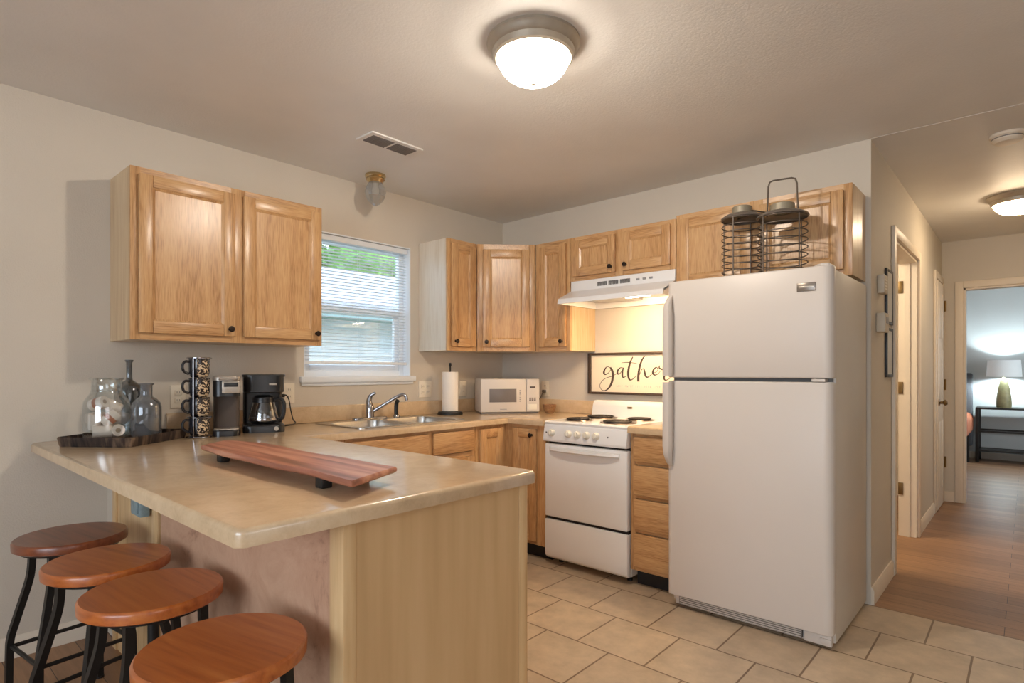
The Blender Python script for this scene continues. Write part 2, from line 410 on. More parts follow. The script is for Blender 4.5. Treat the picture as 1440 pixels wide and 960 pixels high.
def tag(o, label, cat, group=None):
    o['label'] = label; o['category'] = cat
    if group: o['group'] = group
    return o
def thing(name, label, cat, loc=(0, 0, 0), rotz=0, group=None):
    o = bpy.data.objects.new(name, None); COL.objects.link(o); o.empty_display_size = 0.1
    o.location = loc; o.rotation_euler = (0, 0, rotz)
    return tag(o, label, cat, group)
def struct(o):
    o['kind'] = 'structure'; return o
def copy_tree(o, parent=None):
    c = o.copy(); COL.objects.link(c); c.parent = parent
    for ch in list(o.children): copy_tree(ch, c)
    return c
def circ(c, r, n, z=None, ph=0.0):
    return [(c[0] + r * math.cos(ph + 2 * PI * i / n), c[1] + r * math.sin(ph + 2 * PI * i / n)) + (() if z is None else (z,)) for i in range(n)]
def rrect(x0, y0, x1, y1, r, n=5):
    P = []
    for cx, cy, a in ((x1 - r, y1 - r, 0), (x0 + r, y1 - r, PI / 2), (x0 + r, y0 + r, PI), (x1 - r, y0 + r, 1.5 * PI)):
        for i in range(n): t = a + PI / 2 * i / (n - 1); P.append((cx + r * math.cos(t), cy + r * math.sin(t)))
    return P
def spline(pts, sub=6, closed=False):
    P = [Vector(p) for p in pts]; out = []; n = len(P)
    for i in range(n if closed else n - 1):
        if closed: a, b, c, d = P[i - 1], P[i], P[(i + 1) % n], P[(i + 2) % n]
        else: a, b, c, d = P[max(i - 1, 0)], P[i], P[i + 1], P[min(i + 2, n - 1)]
        for k in range(sub):
            t = k / sub
            out.append(0.5 * (2 * b + (c - a) * t + (2 * a - 5 * b + 4 * c - d) * t * t + (3 * b - a - 3 * c + d) * t ** 3))
    if not closed: out.append(P[-1])
    return out

CT = 0.914      # worktop height
CEIL = 2.44
HX = 2.625      # face of the hallway wall
# ------------------------------------------------------------------ setting
b = MB(); b.box(-0.02, -2.62, -0.1, 5.6, -0.006, 0); struct(b.build('floor', 'tile'))
b = MB(); b.box(-0.02, -6.6, -0.1, 5.6, -2.62, 0); struct(b.build('floor', 'planks'))
b = MB(); b.box(0.4, -0.006, -0.1, 5.6, 7.2, 0); struct(b.build('floor', 'planks'))
b = MB(); b.box(-0.12, -6.6, CEIL, 5.6, 7.2, CEIL + 0.1); struct(b.build('ceiling', 'ceiling'))
# window wall with its opening
WY0, WY1, WZ0, WZ1 = -1.755, -0.955, 1.185, 2.085
b = MB()
b.box(-0.12, -6.6, 0, 0, WY0, CEIL); b.box(-0.12, WY1, 0, 0, 0.1, CEIL)
b.box(-0.12, WY0, 0, 0, WY1, WZ0); b.box(-0.12, WY0, WZ1, 0, WY1, CEIL)
struct(b.build('wall_left', 'wall'))
b = MB(); b.box(0, 0, 0, HX, 0.1, CEIL); struct(b.build('wall_back', 'wall'))
# hallway wall with two door openings
D1A, D1B, D2A, D2B, DH = 0.66, 1.66, 2.70, 3.21, 2.04
b = MB(); x0, x1 = HX - 0.11, HX
b.box(x0, 0.1, 0, x1, D1A, CEIL); b.box(x0, D1B, 0, x1, D2A, CEIL); b.box(x0, D2B, 0, x1, 3.40, CEIL)
b.box(x0, D1A, DH, x1, D1B, CEIL); b.box(x0, D2A, DH, x1, D2B, CEIL)
struct(b.build('wall_hall_left', 'hall_wall'))
b = MB(); b.box(0.4, 0.1, 0, 0.5, 7.2, CEIL); struct(b.build('wall_far_left', 'hall_wall'))
b = MB(); b.box(3.75, 0.0, 0, 3.85, 3.29, CEIL); struct(b.build('wall_hall_right', 'hall_wall'))
EX0, EX1, EH = 2.789, 3.57, 1.995
b = MB(); b.box(HX, 3.29, 0, EX0, 3.40, CEIL); b.box(EX1, 3.29, 0, 5.6, 3.40, CEIL); b.box(EX0, 3.29, EH, EX1, 3.40, CEIL); b.box(0.5, 3.29, 0, HX - 0.11, 3.40, CEIL)
struct(b.build('wall_end', 'hall_wall'))
b = MB(); b.box(0.5, 6.95, 0, 5.6, 7.05, CEIL); struct(b.build('wall_bedroom', 'bed_wall'))
b = MB(); b.box(4.6, 3.40, 0, 4.7, 6.95, CEIL); struct(b.build('wall_bedroom_right', 'bed_wall'))
b = MB(); b.box(3.85, 0.0, 0, 5.6, 0.1, CEIL); struct(b.build('wall_back_right', 'wall'))
b = MB(); b.box(5.5, -6.5, 0, 5.6, 0, CEIL); struct(b.build('wall_right', 'wall'))
b = MB()
b.box(0, -6.6, 0, 1.6, -6.5, CEIL); b.box(4.4, -6.6, 0, 5.6, -6.5, CEIL); b.box(1.6, -6.6, 0, 4.4, -6.5, 0.65); b.box(1.6, -6.6, 2.25, 4.4, -6.5, CEIL)
struct(b.build('wall_front', 'wall'))
b = MB()
for x in (1.6, 2.97, 4.34): b.box(x, -6.58, 0.65, x + 0.06, -6.52, 2.25)
for z in (0.65, 2.19): b.box(1.6, -6.58, z, 4.4, -6.52, z + 0.06)
struct(b.build('window_added', 'white_trim'))  # unseen window frame added to go with the fill light
# skirting boards
b = MB(); b.prism([(0.0, 0), (0.014, 0), (0.014, 0.075), (0.006, 0.092), (0.0, 0.092)], -6.5, -2.83, 'y'); struct(b.build('baseboard_left', 'trim'))
b = MB(); b.prism([(HX, 0), (HX + 0.014, 0), (HX + 0.014, 0.075), (HX + 0.006, 0.092), (HX, 0.092)], 0.0, 0.595, 'y')
b.prism([(HX, 0), (HX + 0.014, 0), (HX + 0.014, 0.075), (HX + 0.006, 0.092), (HX, 0.092)], 1.73, 2.63, 'y'); struct(b.build('baseboard_hall', 'trim'))
b = MB(); b.box(HX + 0.02, 3.276, 0, 2.725, 3.29, 0.092); struct(b.build('baseboard_end', 'trim'))
b = MB(); b.box(0.5, 6.936, 0, 4.6, 6.95, 0.092); struct(b.build('baseboard_bedroom', 'trim'))
b = MB(); b.prism([(HX, -0.007), (HX, 0.0), (3.75, 0.0), (3.75, -0.007)], CEIL - 0.0012, CEIL + 0.002, 'z'); struct(b.build('trim_1', 'ceiling'))
# door casings and jambs
def casing_x(name, y0, y1, h, jamb=True):
    b = MB(); c = 0.06; t = 0.02
    b.box(HX, y0 - c, 0, HX + t, y0, h + c, 0.004); b.box(HX, y1, 0, HX + t, y1 + c, h + c, 0.004); b.box(HX, y0, h, HX + t, y1, h + c, 0.004)
    if jamb:
        j = 0.018; a = HX - 0.112
        b.box(a, y0, 0, HX + 0.002, y0 + j, h); b.box(a, y1 - j, 0, HX + 0.002, y1, h); b.box(a, y0, h - j, HX + 0.002, y1, h)
        b.box(HX - 0.075, y1 - j - 0.012, 0, HX - 0.040, y1 - j, h); b.box(HX - 0.075, y0 + j, 0, HX - 0.040, y0 + j + 0.012, h)
    return struct(b.build(name, 'trim'))
d1 = casing_x('door_1', D1A, D1B, DH)
for z in (0.35, 1.10, 1.85):
    b = MB(); b.box(HX - 0.112, D1B - 0.026, z - 0.045, HX - 0.082, D1B - 0.018, z + 0.045, 0.001); b.build('hinge', 'hinge', d1)
d2 = casing_x('door_2', D2A, D2B, DH)
b = MB(); b.box(HX - 0.012, D2A + 0.02, 0.01, HX + 0.026, D2B - 0.02, DH - 0.02, 0.003)
for z0, z1 in ((0.18, 0.78), (0.92, 1.42), (1.52, 1.92)):
    for y0, y1 in ((D2A + 0.08, D2A + 0.22), (D2A + 0.29, D2B - 0.08)):
        b.box(HX + 0.024, y0, z0, HX + 0.030, y1, z1, 0.003)
leafd = b.build('door_leaf', 'trim', d2)
for z in (0.38, 1.10, 1.83):
    b = MB(); b.tube([(HX + 0.034, D2B - 0.012, z - 0.05), (HX + 0.034, D2B - 0.012, z + 0.05)], 0.010, 8); b.build('hinge', 'hinge', d2)
b = MB(); b.xf = Matrix.Translation((HX + 0.026, D2A + 0.075, 0.95)) @ Matrix.Rotation(PI / 2, 4, 'Y')
b.lathe([(0.0, 0), (0.03, 0), (0.03, 0.006), (0.012, 0.012), (0.012, 0.03), (0.024, 0.04), (0.026, 0.052), (0.016, 0.062), (0, 0.064)], seg=16)
b.build('door_knob', 'hinge', leafd)
b = MB(); c = 0.062; t = 0.018
b.box(EX0 - c, 3.29 - t, 0, EX0, 3.29, EH + c, 0.004); b.box(EX1, 3.29 - t, 0, EX1 + c, 3.29, EH + c, 0.004); b.box(EX0, 3.29 - t, EH, EX1, 3.29, EH + c, 0.004)
b.box(EX0 - 0.001, 3.288, 0, EX0 + 0.016, 3.402, EH); b.box(EX1 - 0.016, 3.288, 0, EX1 + 0.001, 3.402, EH); b.box(EX0, 3.288, EH - 0.016, EX1, 3.402, EH + 0.001)
struct(b.build('door_3', 'trim'))
# kitchen window: white return, sashes, sill
b = MB(); xo, xi = -0.11, -0.07
for y0, y1, z0, z1 in ((WY0, WY0 + 0.045, WZ0, WZ1), (WY1 - 0.045, WY1, WZ0, WZ1), (WY0 + 0.045, WY1 - 0.045, WZ0, WZ0 + 0.045), (WY0 + 0.045, WY1 - 0.045, WZ1 - 0.045, WZ1), (WY0 + 0.045, WY1 - 0.045, 1.60, 1.645)):
    b.box(xo, y0, z0, xi, y1, z1, 0.004)
for y0, y1, z0, z1 in ((WY0 + 0.045, WY0 + 0.08, WZ0 + 0.045, 1.60), (WY1 - 0.08, WY1 - 0.045, WZ0 + 0.045, 1.60), (WY0 + 0.08, WY1 - 0.08, WZ0 + 0.045, WZ0 + 0.08)):
    b.box(xo + 0.01, y0, z0, xi - 0.008, y1, z1, 0.003)
# returns lining the opening
b.box(-0.118, WY0 - 0.001, WZ0, 0.001, WY0 + 0.006, WZ1); b.box(-0.118, WY1 - 0.006, WZ0, 0.001, WY1 + 0.001, WZ1); b.box(-0.118, WY0, WZ1 - 0.006, 0.001, WY1, WZ1 + 0.001)
win = struct(b.build('window_1', 'white_trim'))
b = MB(); b.box(-0.094, WY0 + 0.03, WZ0 + 0.03, -0.090, WY1 - 0.03, WZ1 - 0.03); b.build('pane', 'glass', win)
b = MB(); b.box(-0.117, WY0 + 0.007, WZ0 - 0.02, 0.02, WY1 - 0.007, WZ0 + 0.006); b.box(0.0005, WY0 - 0.03, WZ0 - 0.03, 0.028, WY1 + 0.03, WZ0 + 0.007, 0.003)
b.box(0.0, WY0 - 0.02, WZ0 - 0.05, 0.012, WY1 + 0.02, WZ0 - 0.028, 0.003); b.build('sill', 'white_trim', win)

# ------------------------------------------------------------------ cabinets
ROT_L, ROT_D = PI / 2, PI / 4     # window wall, corner diagonal
def mk_door(parent, x0, z0, x1, z1, yf, knob=None, xf=None, name='door', horiz=False, kn=True):
    """a framed panel door whose back lies on plane y=yf, facing -y"""
    b = MB(); X = xf or Matrix.Identity(4); b.xf = X
    t = 0.02; s = min(0.055, (x1 - x0) * 0.27); r = min(0.055, (z1 - z0) * 0.27); y0 = yf - t
    if horiz:
        b.mi = 1
        b.box(x0, y0, z0, x1, yf, z1, 0.006)
    else:
        b.box(x0, y0, z0, x0 + s, yf, z1, 0.004); b.box(x1 - s, y0, z0, x1, yf, z1, 0.004)
        b.mi = 1
        b.box(x0 + s, y0, z0, x1 - s, yf, z0 + r, 0.004); b.box(x0 + s, y0, z1 - r, x1 - s, yf, z1, 0.004)
        a0, a1, c0, c1 = x0 + s - 0.001, x1 - s + 0.001, z0 + r - 0.001, z1 - r + 0.001; i = 0.011; yp = y0 + 0.010
        b.mi = 0
        o = [(a0, y0 + 0.003, c0), (a1, y0 + 0.003, c0), (a1, y0 + 0.003, c1), (a0, y0 + 0.003, c1)]
        n = [(a0 + i, yp, c0 + i), (a1 - i, yp, c0 + i), (a1 - i, yp, c1 - i), (a0 + i, yp, c1 - i)]
        for k in range(4): b.quad(o[k], o[(k + 1) % 4], n[(k + 1) % 4], n[k])
        b.quad(*n)
        b.box(a0, yp + 0.001, c0, a1, yf - 0.001, c1)
    d = b.build(name, ['oak_z', 'oak_x'], parent, angle=30)
    if knob:
        k = MB(); k.xf = X @ Matrix.Translation((knob[0], y0, knob[1])) @ Matrix.Rotation(PI / 2, 4, 'X')
        k.lathe([(0.0, -0.001), (0.009, 0), (0.007, 0.006), (0.006, 0.012), (0.013, 0.017), (0.015, 0.022), (0.012, 0.027), (0, 0.029)], seg=14)
        k.build('knob', 'bronze', d)
    return d
def face_frame(parent, w, h, d, stiles, rails, z0=0.0):
    b = MB()
    for a, c in stiles: b.box(a, -d, z0, c, -d + 0.019, z0 + h, 0.0015)
    b.mi = 1
    for a, c in rails:
        b.box(0.02, -d + 0.0006, a, w - 0.02, -d + 0.018, c)
    return b.build('face_frame', ['oak_z', 'oak_x'], parent, angle=30)
def wall_cabinet(label, loc, rot, w, h, doors, d=0.305, mids=(), side='oak_side'):
    t = thing('wall_cabinet', label, 'cabinet', loc, rot, None)
    b = MB(); b.box(0, -d + 0.019, 0, w, -0.001, h); b.build('carcass', side, t)
    face_frame(t, w, h, d, [(0, 0.038), (w - 0.038, w)] + [(m - 0.035, m + 0.035) for m in mids], [(0, 0.038), (h - 0.038, h)])
    for x0, z0, x1, z1, k in doors:
        kn = None
        if k == 'r': kn = (x1 - 0.027, z0 + 0.035)
        if k == 'l': kn = (x0 + 0.027, z0 + 0.035)
        mk_door(t, x0, z0, x1, z1, -d, kn)
    return t
UZ, UH = 1.365, 0.764
wall_cabinet('two-door oak wall cabinet above the coffee makers, left of the window', (0, -2.736, UZ), ROT_L, 0.922, UH,
             [(0.030, 0.030, 0.445, UH - 0.030, 'r'), (0.487, 0.030, 0.905, UH - 0.030, 'r')], mids=(0.466,))
wall_cabinet('narrow oak wall cabinet with pale window-lit side, right of the window', (0, -0.880, UZ), ROT_L, 0.273, UH,
             [(0.030, 0.030, 0.252, UH - 0.030, 'l')], side='daylit_side')
wall_cabinet('narrow oak wall cabinet between the corner cabinet and range hood', (0.608, 0, UZ), 0, 0.302, UH,
             [(0.040, 0.030, 0.272, UH - 0.030, 'r')])
wall_cabinet('short two-door oak wall cabinet above the range hood', (0.912, 0, 1.832), 0, 0.766, 0.297,
             [(0.028, 0.028, 0.358, 0.270, 'r'), (0.412, 0.028, 0.738, 0.270, 'l')], mids=(0.385,))
wall_cabinet('oak wall cabinet above the fridge, behind the wire lanterns', (1.683, 0, 1.695), 0, 0.917, 0.450,
             [(0.030, 0.030, 0.440, 0.420, None), (0.482, 0.030, 0.880, 0.420, None)], mids=(0.461,))
# diagonal corner wall cabinet
t = thing('corner_wall_cabinet', 'diagonal oak corner wall cabinet above the microwave', 'cabinet', (0, 0, UZ))
b = MB(); q = 0.0135
b.prism([(0.001, -0.001), (0.001, -0.604), (0.305 - 0.019, -0.604), (0.305, -0.604 + 0.0), (0.305 - q, -0.605 + q + 0.004), (0.605 - q - 0.004, -0.305 + q), (0.604, -0.305), (0.604, -0.001)], 0, UH, 'z')
b.build('carcass', 'oak_side', t)
XF = Matrix.Translation((0.305, -0.605, 0)) @ Matrix.Rotation(PI / 4, 4, 'Z')
L = 0.4243
b = MB(); b.xf = XF
for a, c in ((0.004, 0.05), (L - 0.05, L - 0.004)): b.box(a, -0.001, 0, c, 0.018, UH, 0.0015)
b.mi = 1; b.box(0.03, -0.0004, 0, L - 0.03, 0.017, 0.038); b.box(0.03, -0.0004, UH - 0.038, L - 0.03, 0.017, UH)
b.build('face_frame', ['oak_z', 'oak_x'], t, angle=30)
mk_door(t, 0.046, 0.032, L - 0.046, UH - 0.040, -0.001, (0.046 + 0.027, 0.032 + 0.035), XF)

# base cabinets
BZ = CT - 0.039
def toe(parent, x0, x1, d):
    b = MB(); b.box(x0, -d + 0.075, 0, x1, -0.02, 0.1); b.build('toe_kick', 'dark_toe', parent)
t = thing('sink_base_cabinet', 'oak base cabinet under the sink with two false drawer fronts', 'cabinet', (0, -1.86, 0), ROT_L)
w_ = 0.94; d_ = 0.61
b = MB(); b.box(0, -d_ + 0.019, 0.1, w_, -0.001, 0.66); b.box(0, -d_ + 0.019, 0.66, 0.016, -0.001, BZ); b.box(w_ - 0.016, -d_ + 0.019, 0.66, w_, -0.001, BZ); b.build('carcass', 'oak_side', t)
face_frame(t, w_, BZ - 0.1, d_, [(0, 0.045), (w_ - 0.045, w_), (w_ / 2 + 0.07, w_ / 2 + 0.12)], [(0.1, 0.14), (0.69, 0.72), (BZ - 0.035, BZ)], 0.1)
for x0, x1, k in ((0.03, 0.545, 'r'), (0.585, 0.915, 'l')):
    mk_door(t, x0, 0.725, x1, BZ - 0.02, -d_, None, name='false_drawer_front', horiz=True)
    mk_door(t, x0, 0.125, x1, 0.690, -d_, ((x1 - 0.027 if k == 'r' else x0 + 0.027), 0.655))
toe(t, 0, w_, d_)
# filler run between sink base and peninsula
t = thing('filler_cabinet', 'oak base unit between the sink base and the peninsula', 'cabinet', (0, -2.098, 0), ROT_L)
b = MB(); b.box(0, -d_ + 0.019, 0.1, 0.236, -0.001, BZ); b.build('carcass', 'oak_side', t)
face_frame(t, 0.236, BZ - 0.1, d_, [(0, 0.236)], [(BZ - 0.03, BZ)], 0.1); toe(t, 0, 0.236, d_)
# corner base cabinet with a door on each leg
t = thing('corner_base_cabinet', 'L-shaped oak corner base cabinet left of the stove', 'cabinet', (0, 0, 0))
b = MB(); b.prism([(0.001, -0.001), (0.001, -0.916), (0.59, -0.916), (0.59, -0.59), (0.938, -0.59), (0.938, -0.001)], 0.1, BZ, 'z'); b.build('carcass', 'oak_side', t)
b = MB(); b.prism([(0.03, -0.03), (0.03, -0.9), (0.535, -0.9), (0.535, -0.535), (0.93, -0.535), (0.93, -0.03)], 0.0, 0.1, 'z'); b.build('toe_kick', 'dark_toe', t)
b = MB()
b.box(0.59, -0.916, 0.1, 0.61, -0.885, BZ); b.box(0.59, -0.655, 0.1, 0.61, -0.59, BZ); b.box(0.59, -0.61, 0.1, 0.655, -0.59, BZ); b.box(0.868, -0.61, 0.1, 0.938, -0.59, BZ)
b.mi = 1
b.box(0.59, -0.9, BZ - 0.035, 0.609, -0.6, BZ); b.box(0.6, -0.609, BZ - 0.035, 0.93, -0.59, BZ); b.box(0.59, -0.9, 0.1, 0.609, -0.6, 0.14); b.box(0.6, -0.609, 0.1, 0.93, -0.59, 0.14)
b.build('face_frame', ['oak_z', 'oak_x'], t, angle=30)
mk_door(t, 0.665, 0.125, 0.868, BZ - 0.025, -0.61, (0.868 - 0.03, BZ - 0.065))
mk_door(t, 0.02, 0.125, 0.238, BZ - 0.025, -0.61, None, xf=Matrix.Translation((0, -0.905, 0)) @ Matrix.Rotation(PI / 2, 4, 'Z'))
# drawer stack between stove and fridge
t = thing('drawer_base_cabinet', 'narrow oak base cabinet of four drawers between stove and fridge', 'cabinet', (1.552, 0, 0))
w_ = 0.283; d_ = 0.605
b = MB(); b.box(0, -d_ + 0.019, 0.1, w_, -0.001, BZ); b.build('carcass', 'oak_side', t)
face_frame(t, w_, BZ - 0.1, d_, [(0, 0.035), (w_ - 0.03, w_)], [(0.1, 0.13), (0.315, 0.335), (0.508, 0.528), (0.698, 0.718), (BZ - 0.02, BZ)], 0.1)
for z0, z1 in ((0.128, 0.312), (0.335, 0.505), (0.528, 0.695), (0.716, 0.858)):
    mk_door(t, 0.026, z0, w_ - 0.012, z1, -d_, None, name='drawer', horiz=True)
toe(t, 0, w_, d_)
# peninsula cabinet
t = thing('peninsula_cabinet', 'peninsula base cabinet with pale end panel and mottled pinkish back', 'cabinet', (0, 0, 0))
b = MB(); b.box(0.20, -2.755, 0.0, 2.055, -2.135, BZ); b.build('carcass', 'oak_side', t)
b = MB(); b.box(2.055, -2.748, 0.0, 2.068, -2.168, BZ); b.build('end_panel', 'birch', t)
b = MB(); b.box(2.010, -2.782, 0.0, 2.070, -2.748, BZ, 0.002); b.build('corner_post', 'birch_strip', t)
b = MB(); b.box(2.055, -2.166, 0.0, 2.069, -2.128, BZ, 0.001); b.box(0.62, -2.135, 0.1, 2.06, -2.118, BZ); b.build('face_frame', 'birch_strip', t)
b = MB(); b.box(0.815, -2.772, 0.0, 2.010, -2.755, BZ); b.build('back_panel', 'pink', t)
b = MB(); b.box(0.20, -2.768, 0.0, 0.795, -2.755, BZ); b.box(0.20, -2.776, 0, 0.25, -2.768, BZ, 0.001); b.box(0.735, -2.778, 0, 0.795, -2.768, BZ, 0.001); b.build('side_panel', 'birch_strip', t)
b = MB(); b.box(0.001, -2.748, 0, 0.198, -2.135, BZ); struct(b.build('trim_2', 'wall'))
t = thing('junction_box', 'small teal metal box under the worktop overhang', 'box', (0.66, -2.778, 0.705))
b = MB(); b.box(-0.055, -0.035, -0.04, 0.055, 0, 0.04, 0.004); b.build('box_body', 'teal', t)
b = MB(); b.box(-0.04, -0.039, -0.028, 0.04, -0.035, 0.028, 0.001); b.build('cover_plate', 'teal', t)

# worktops
t = thing('worktop', 'beige laminate worktop running from sink run round the peninsula', 'worktop', (0, 0, 0))
SX0, SX1, SY0, SY1 = 0.075, 0.575, -1.745, -0.955
outer = [(0.003, -0.003), (0.003, -3.0), (0.018, -3.03), (2.075, -3.03), (2.092, -3.013), (2.092, -2.12), (2.077, -2.105), (0.645, -2.105), (0.645, -0.645), (0.940, -0.645), (0.940, -0.003)]
b = MB(); b.plate(outer, [rrect(SX0 + 0.012, SY0 + 0.012, SX1 - 0.012, SY1 - 0.012, 0.04)], CT - 0.038, CT, 0.012,
                  lambda x, y: (y < -3.0) or (x > 2.07) or (x < 0.66 and x > 0.63) or (abs(y + 0.645) < 0.01) or (abs(y + 2.105) < 0.01), seg=4)
b.build('counter_slab', 'laminate', t, angle=50)
b = MB(); b.box(0.001, -2.50, CT + 0.0006, 0.021, -0.001, CT + 0.098, 0.003); tag(b.build('backsplash', 'laminate'), 'long beige backsplash strip along the window wall behind the sink', 'backsplash')
b = MB(); b.box(0.022, -0.021, CT + 0.0006, 0.940, -0.001, CT + 0.098, 0.003); tag(b.build('backsplash', 'laminate'), 'short beige backsplash strip behind the bowl, left of the stove', 'backsplash')
t = thing('worktop', 'short beige worktop between stove and fridge', 'worktop', (0, 0, 0))
b = MB(); b.plate([(1.552, -0.022), (1.552, -0.645), (1.834, -0.645), (1.834, -0.022)], [], CT - 0.038, CT, 0.012, lambda x, y: y < -0.6, seg=4); b.build('counter_slab', 'laminate', t, angle=50)
b = MB(); b.box(1.552, -0.021, CT - 0.038, 1.834, -0.001, CT + 0.098, 0.003); b.build('backsplash', 'laminate', t)

# sink
t = thing('sink', 'double-bowl stainless steel sink below the window', 'sink', (0, 0, CT))
ym = (SY0 + SY1) / 2
B1 = (SX0 + 0.095, SY0 + 0.035, SX1 - 0.03, ym - 0.018); B2 = (SX0 + 0.095, ym + 0.018, SX1 - 0.03, SY1 - 0.035)
b = MB(); b.plate(rrect(SX0, SY0, SX1, SY1, 0.045), [rrect(*B1, 0.06), rrect(*B2, 0.06)], 0.0005, 0.005); b.build('rim', 'steel', t)
for B in (B1, B2):
    def ins(i, r, z): return [(x, y, z) for x, y in rrect(B[0] + i, B[1] + i, B[2] - i, B[3] - i, r)]
    b = MB(); b.loft([ins(0, 0.06, 0.004), ins(0.004, 0.06, -0.02), ins(0.012, 0.055, -0.15), ins(0.04, 0.04, -0.17)], cap0=False, cap1=True)
    bo = b.build('basin', 'steel', t, angle=60)
    cx, cy = (B[0] + B[2]) / 2, (B[1] + B[3]) / 2
    d = MB(); d.lathe([(0, 0.003), (0.03, 0.003), (0.042, 0.001)], (cx, cy, -0.17), 20); d.build('drain', 'chrome', bo)
# faucet
t = thing('faucet', 'chrome single-lever faucet with a raised spout on the sink', 'faucet', (0.118, -1.37, CT + 0.005))
b = MB(); b.plate(rrect(-0.028, -0.125, 0.028, 0.125, 0.027), [], 0.0, 0.014, 0.006); b.build('base_plate', 'chrome', t)
b = MB(); b.lathe([(0.0, 0.014), (0.028, 0.014), (0.026, 0.05), (0.027, 0.075), (0.022, 0.088), (0.0, 0.094)], seg=20); b.build('body', 'chrome', t)
b = MB(); pts = spline([(0.0, 0.0, 0.085), (-0.004, -0.004, 0.115), (0.004, 0.004, 0.15), (0.03, 0.022, 0.168)], 6)
b.tube(pts, 0.01, 10, rad=[0.024 - 0.016 * i / (len(pts) - 1) for i in range(len(pts))]); b.build('lever', 'chrome', t)
b = MB(); pts = spline([(0.015, 0.01, 0.05), (0.07, 0.06, 0.095), (0.125, 0.115, 0.142), (0.15, 0.145, 0.155), (0.163, 0.158, 0.145), (0.166, 0.162, 0.120)], 6)
b.tube(pts, 0.0105, 10); b.build('spout', 'chrome', t)
t = thing('sink_sprayer', 'black pull-out sprayer standing beside the faucet', 'sprayer', (0.118, -1.165, CT + 0.005))
b = MB(); b.lathe([(0, 0), (0.024, 0), (0.022, 0.012), (0.016, 0.02), (0.0, 0.02)], seg=16); b.build('collar', 'chrome', t)
b = MB(); b.tube(spline([(0, 0, 0.018), (0, 0, 0.06), (0.004, 0, 0.095), (0.016, 0, 0.112)], 5), 0.014, 10); b.build('spray_head', 'black_plastic', t)

# ------------------------------------------------------------------ stove
SW = 0.600
t = thing('stove', 'white electric coil stove with front knobs beside the fridge drawers', 'stove', (0.946, 0, 0))
b = MB(); b.box(0, -0.585, 0.045, SW, -0.025, 0.885, 0.004); b.build('body', 'appliance', t)
for x in (0.05, SW - 0.05):
    for y in (-0.52, -0.08):
        b = MB(); b.lathe([(0, 0), (0.016, 0), (0.016, 0.012), (0.008, 0.014), (0.008, 0.046), (0, 0.046)], (x, y, 0), 12); b.build('foot', 'black_plastic', t)
b = MB(); b.prism([(-0.66 + 0.035, 0.89), (-0.66 + 0.028, 0.903), (-0.66 + 0.04, 0.912), (-0.07, 0.912), (-0.07, 0.885), (-0.585, 0.885), (-0.61, 0.885)], 0, SW, 'x', 0.002)
cook = b.build('cooktop', 'enamel', t)
b = MB(); b.prism([(-0.03, 0.885), (-0.105, 0.885), (-0.105, 0.912), (-0.088, 0.99), (-0.075, 1.018), (-0.045, 1.024), (-0.03, 1.018)], 0, SW, 'x', 0.006)
b.build('backguard', 'enamel', t)
b = MB(); b.box(SW / 2 - 0.018, -0.095, 0.972, SW / 2 + 0.018, -0.089, 0.986, 0.002); b.build('emblem', 'brass', t)
b = MB(); b.prism([(-0.585, 0.885), (-0.622, 0.893), (-0.632, 0.885), (-0.648, 0.80), (-0.645, 0.785), (-0.585, 0.785)], 0, SW, 'x', 0.003)
cp = b.build('control_panel', 'enamel', t)
tilt = math.atan2(0.016, 0.085)
for x in (0.068, 0.195, 0.262, 0.328, 0.395):
    k = MB(); k.xf = Matrix.Translation((x, -0.641, 0.84)) @ Matrix.Rotation(PI / 2 - tilt, 4, 'X')
    k.lathe([(0, -0.002), (0.024, -0.002), (0.023, 0.006), (0.02, 0.009), (0.018, 0.022), (0.015, 0.025), (0, 0.025)], seg=20)
    k.box(-0.0035, -0.017, 0.02, 0.0035, 0.017, 0.030, 0.002)
    k.build('control_knob', 'knob_white', t)
for x in (0.022, 0.475):
    k = MB(); k.xf = Matrix.Translation((x, -0.641, 0.84)) @ Matrix.Rotation(PI / 2 - tilt, 4, 'X'); k.lathe([(0, 0.003), (0.004, 0.003), (0.005, -0.002)], seg=10); k.build('indicator_light', 'slot', t)
b = MB(); b.box(0.006, -0.59, 0.765, SW - 0.006, -0.57, 0.79); b.build('seam', 'dark_gap', t)
b = MB(); b.box(0.006, -0.612, 0.292, SW - 0.006, -0.58, 0.312); b.build('seam', 'dark_gap', t)
b = MB(); b.box(0.003, -0.632, 0.311, SW - 0.003, -0.586, 0.770, 0.008, 3); od = b.build('oven_door', 'enamel', t)
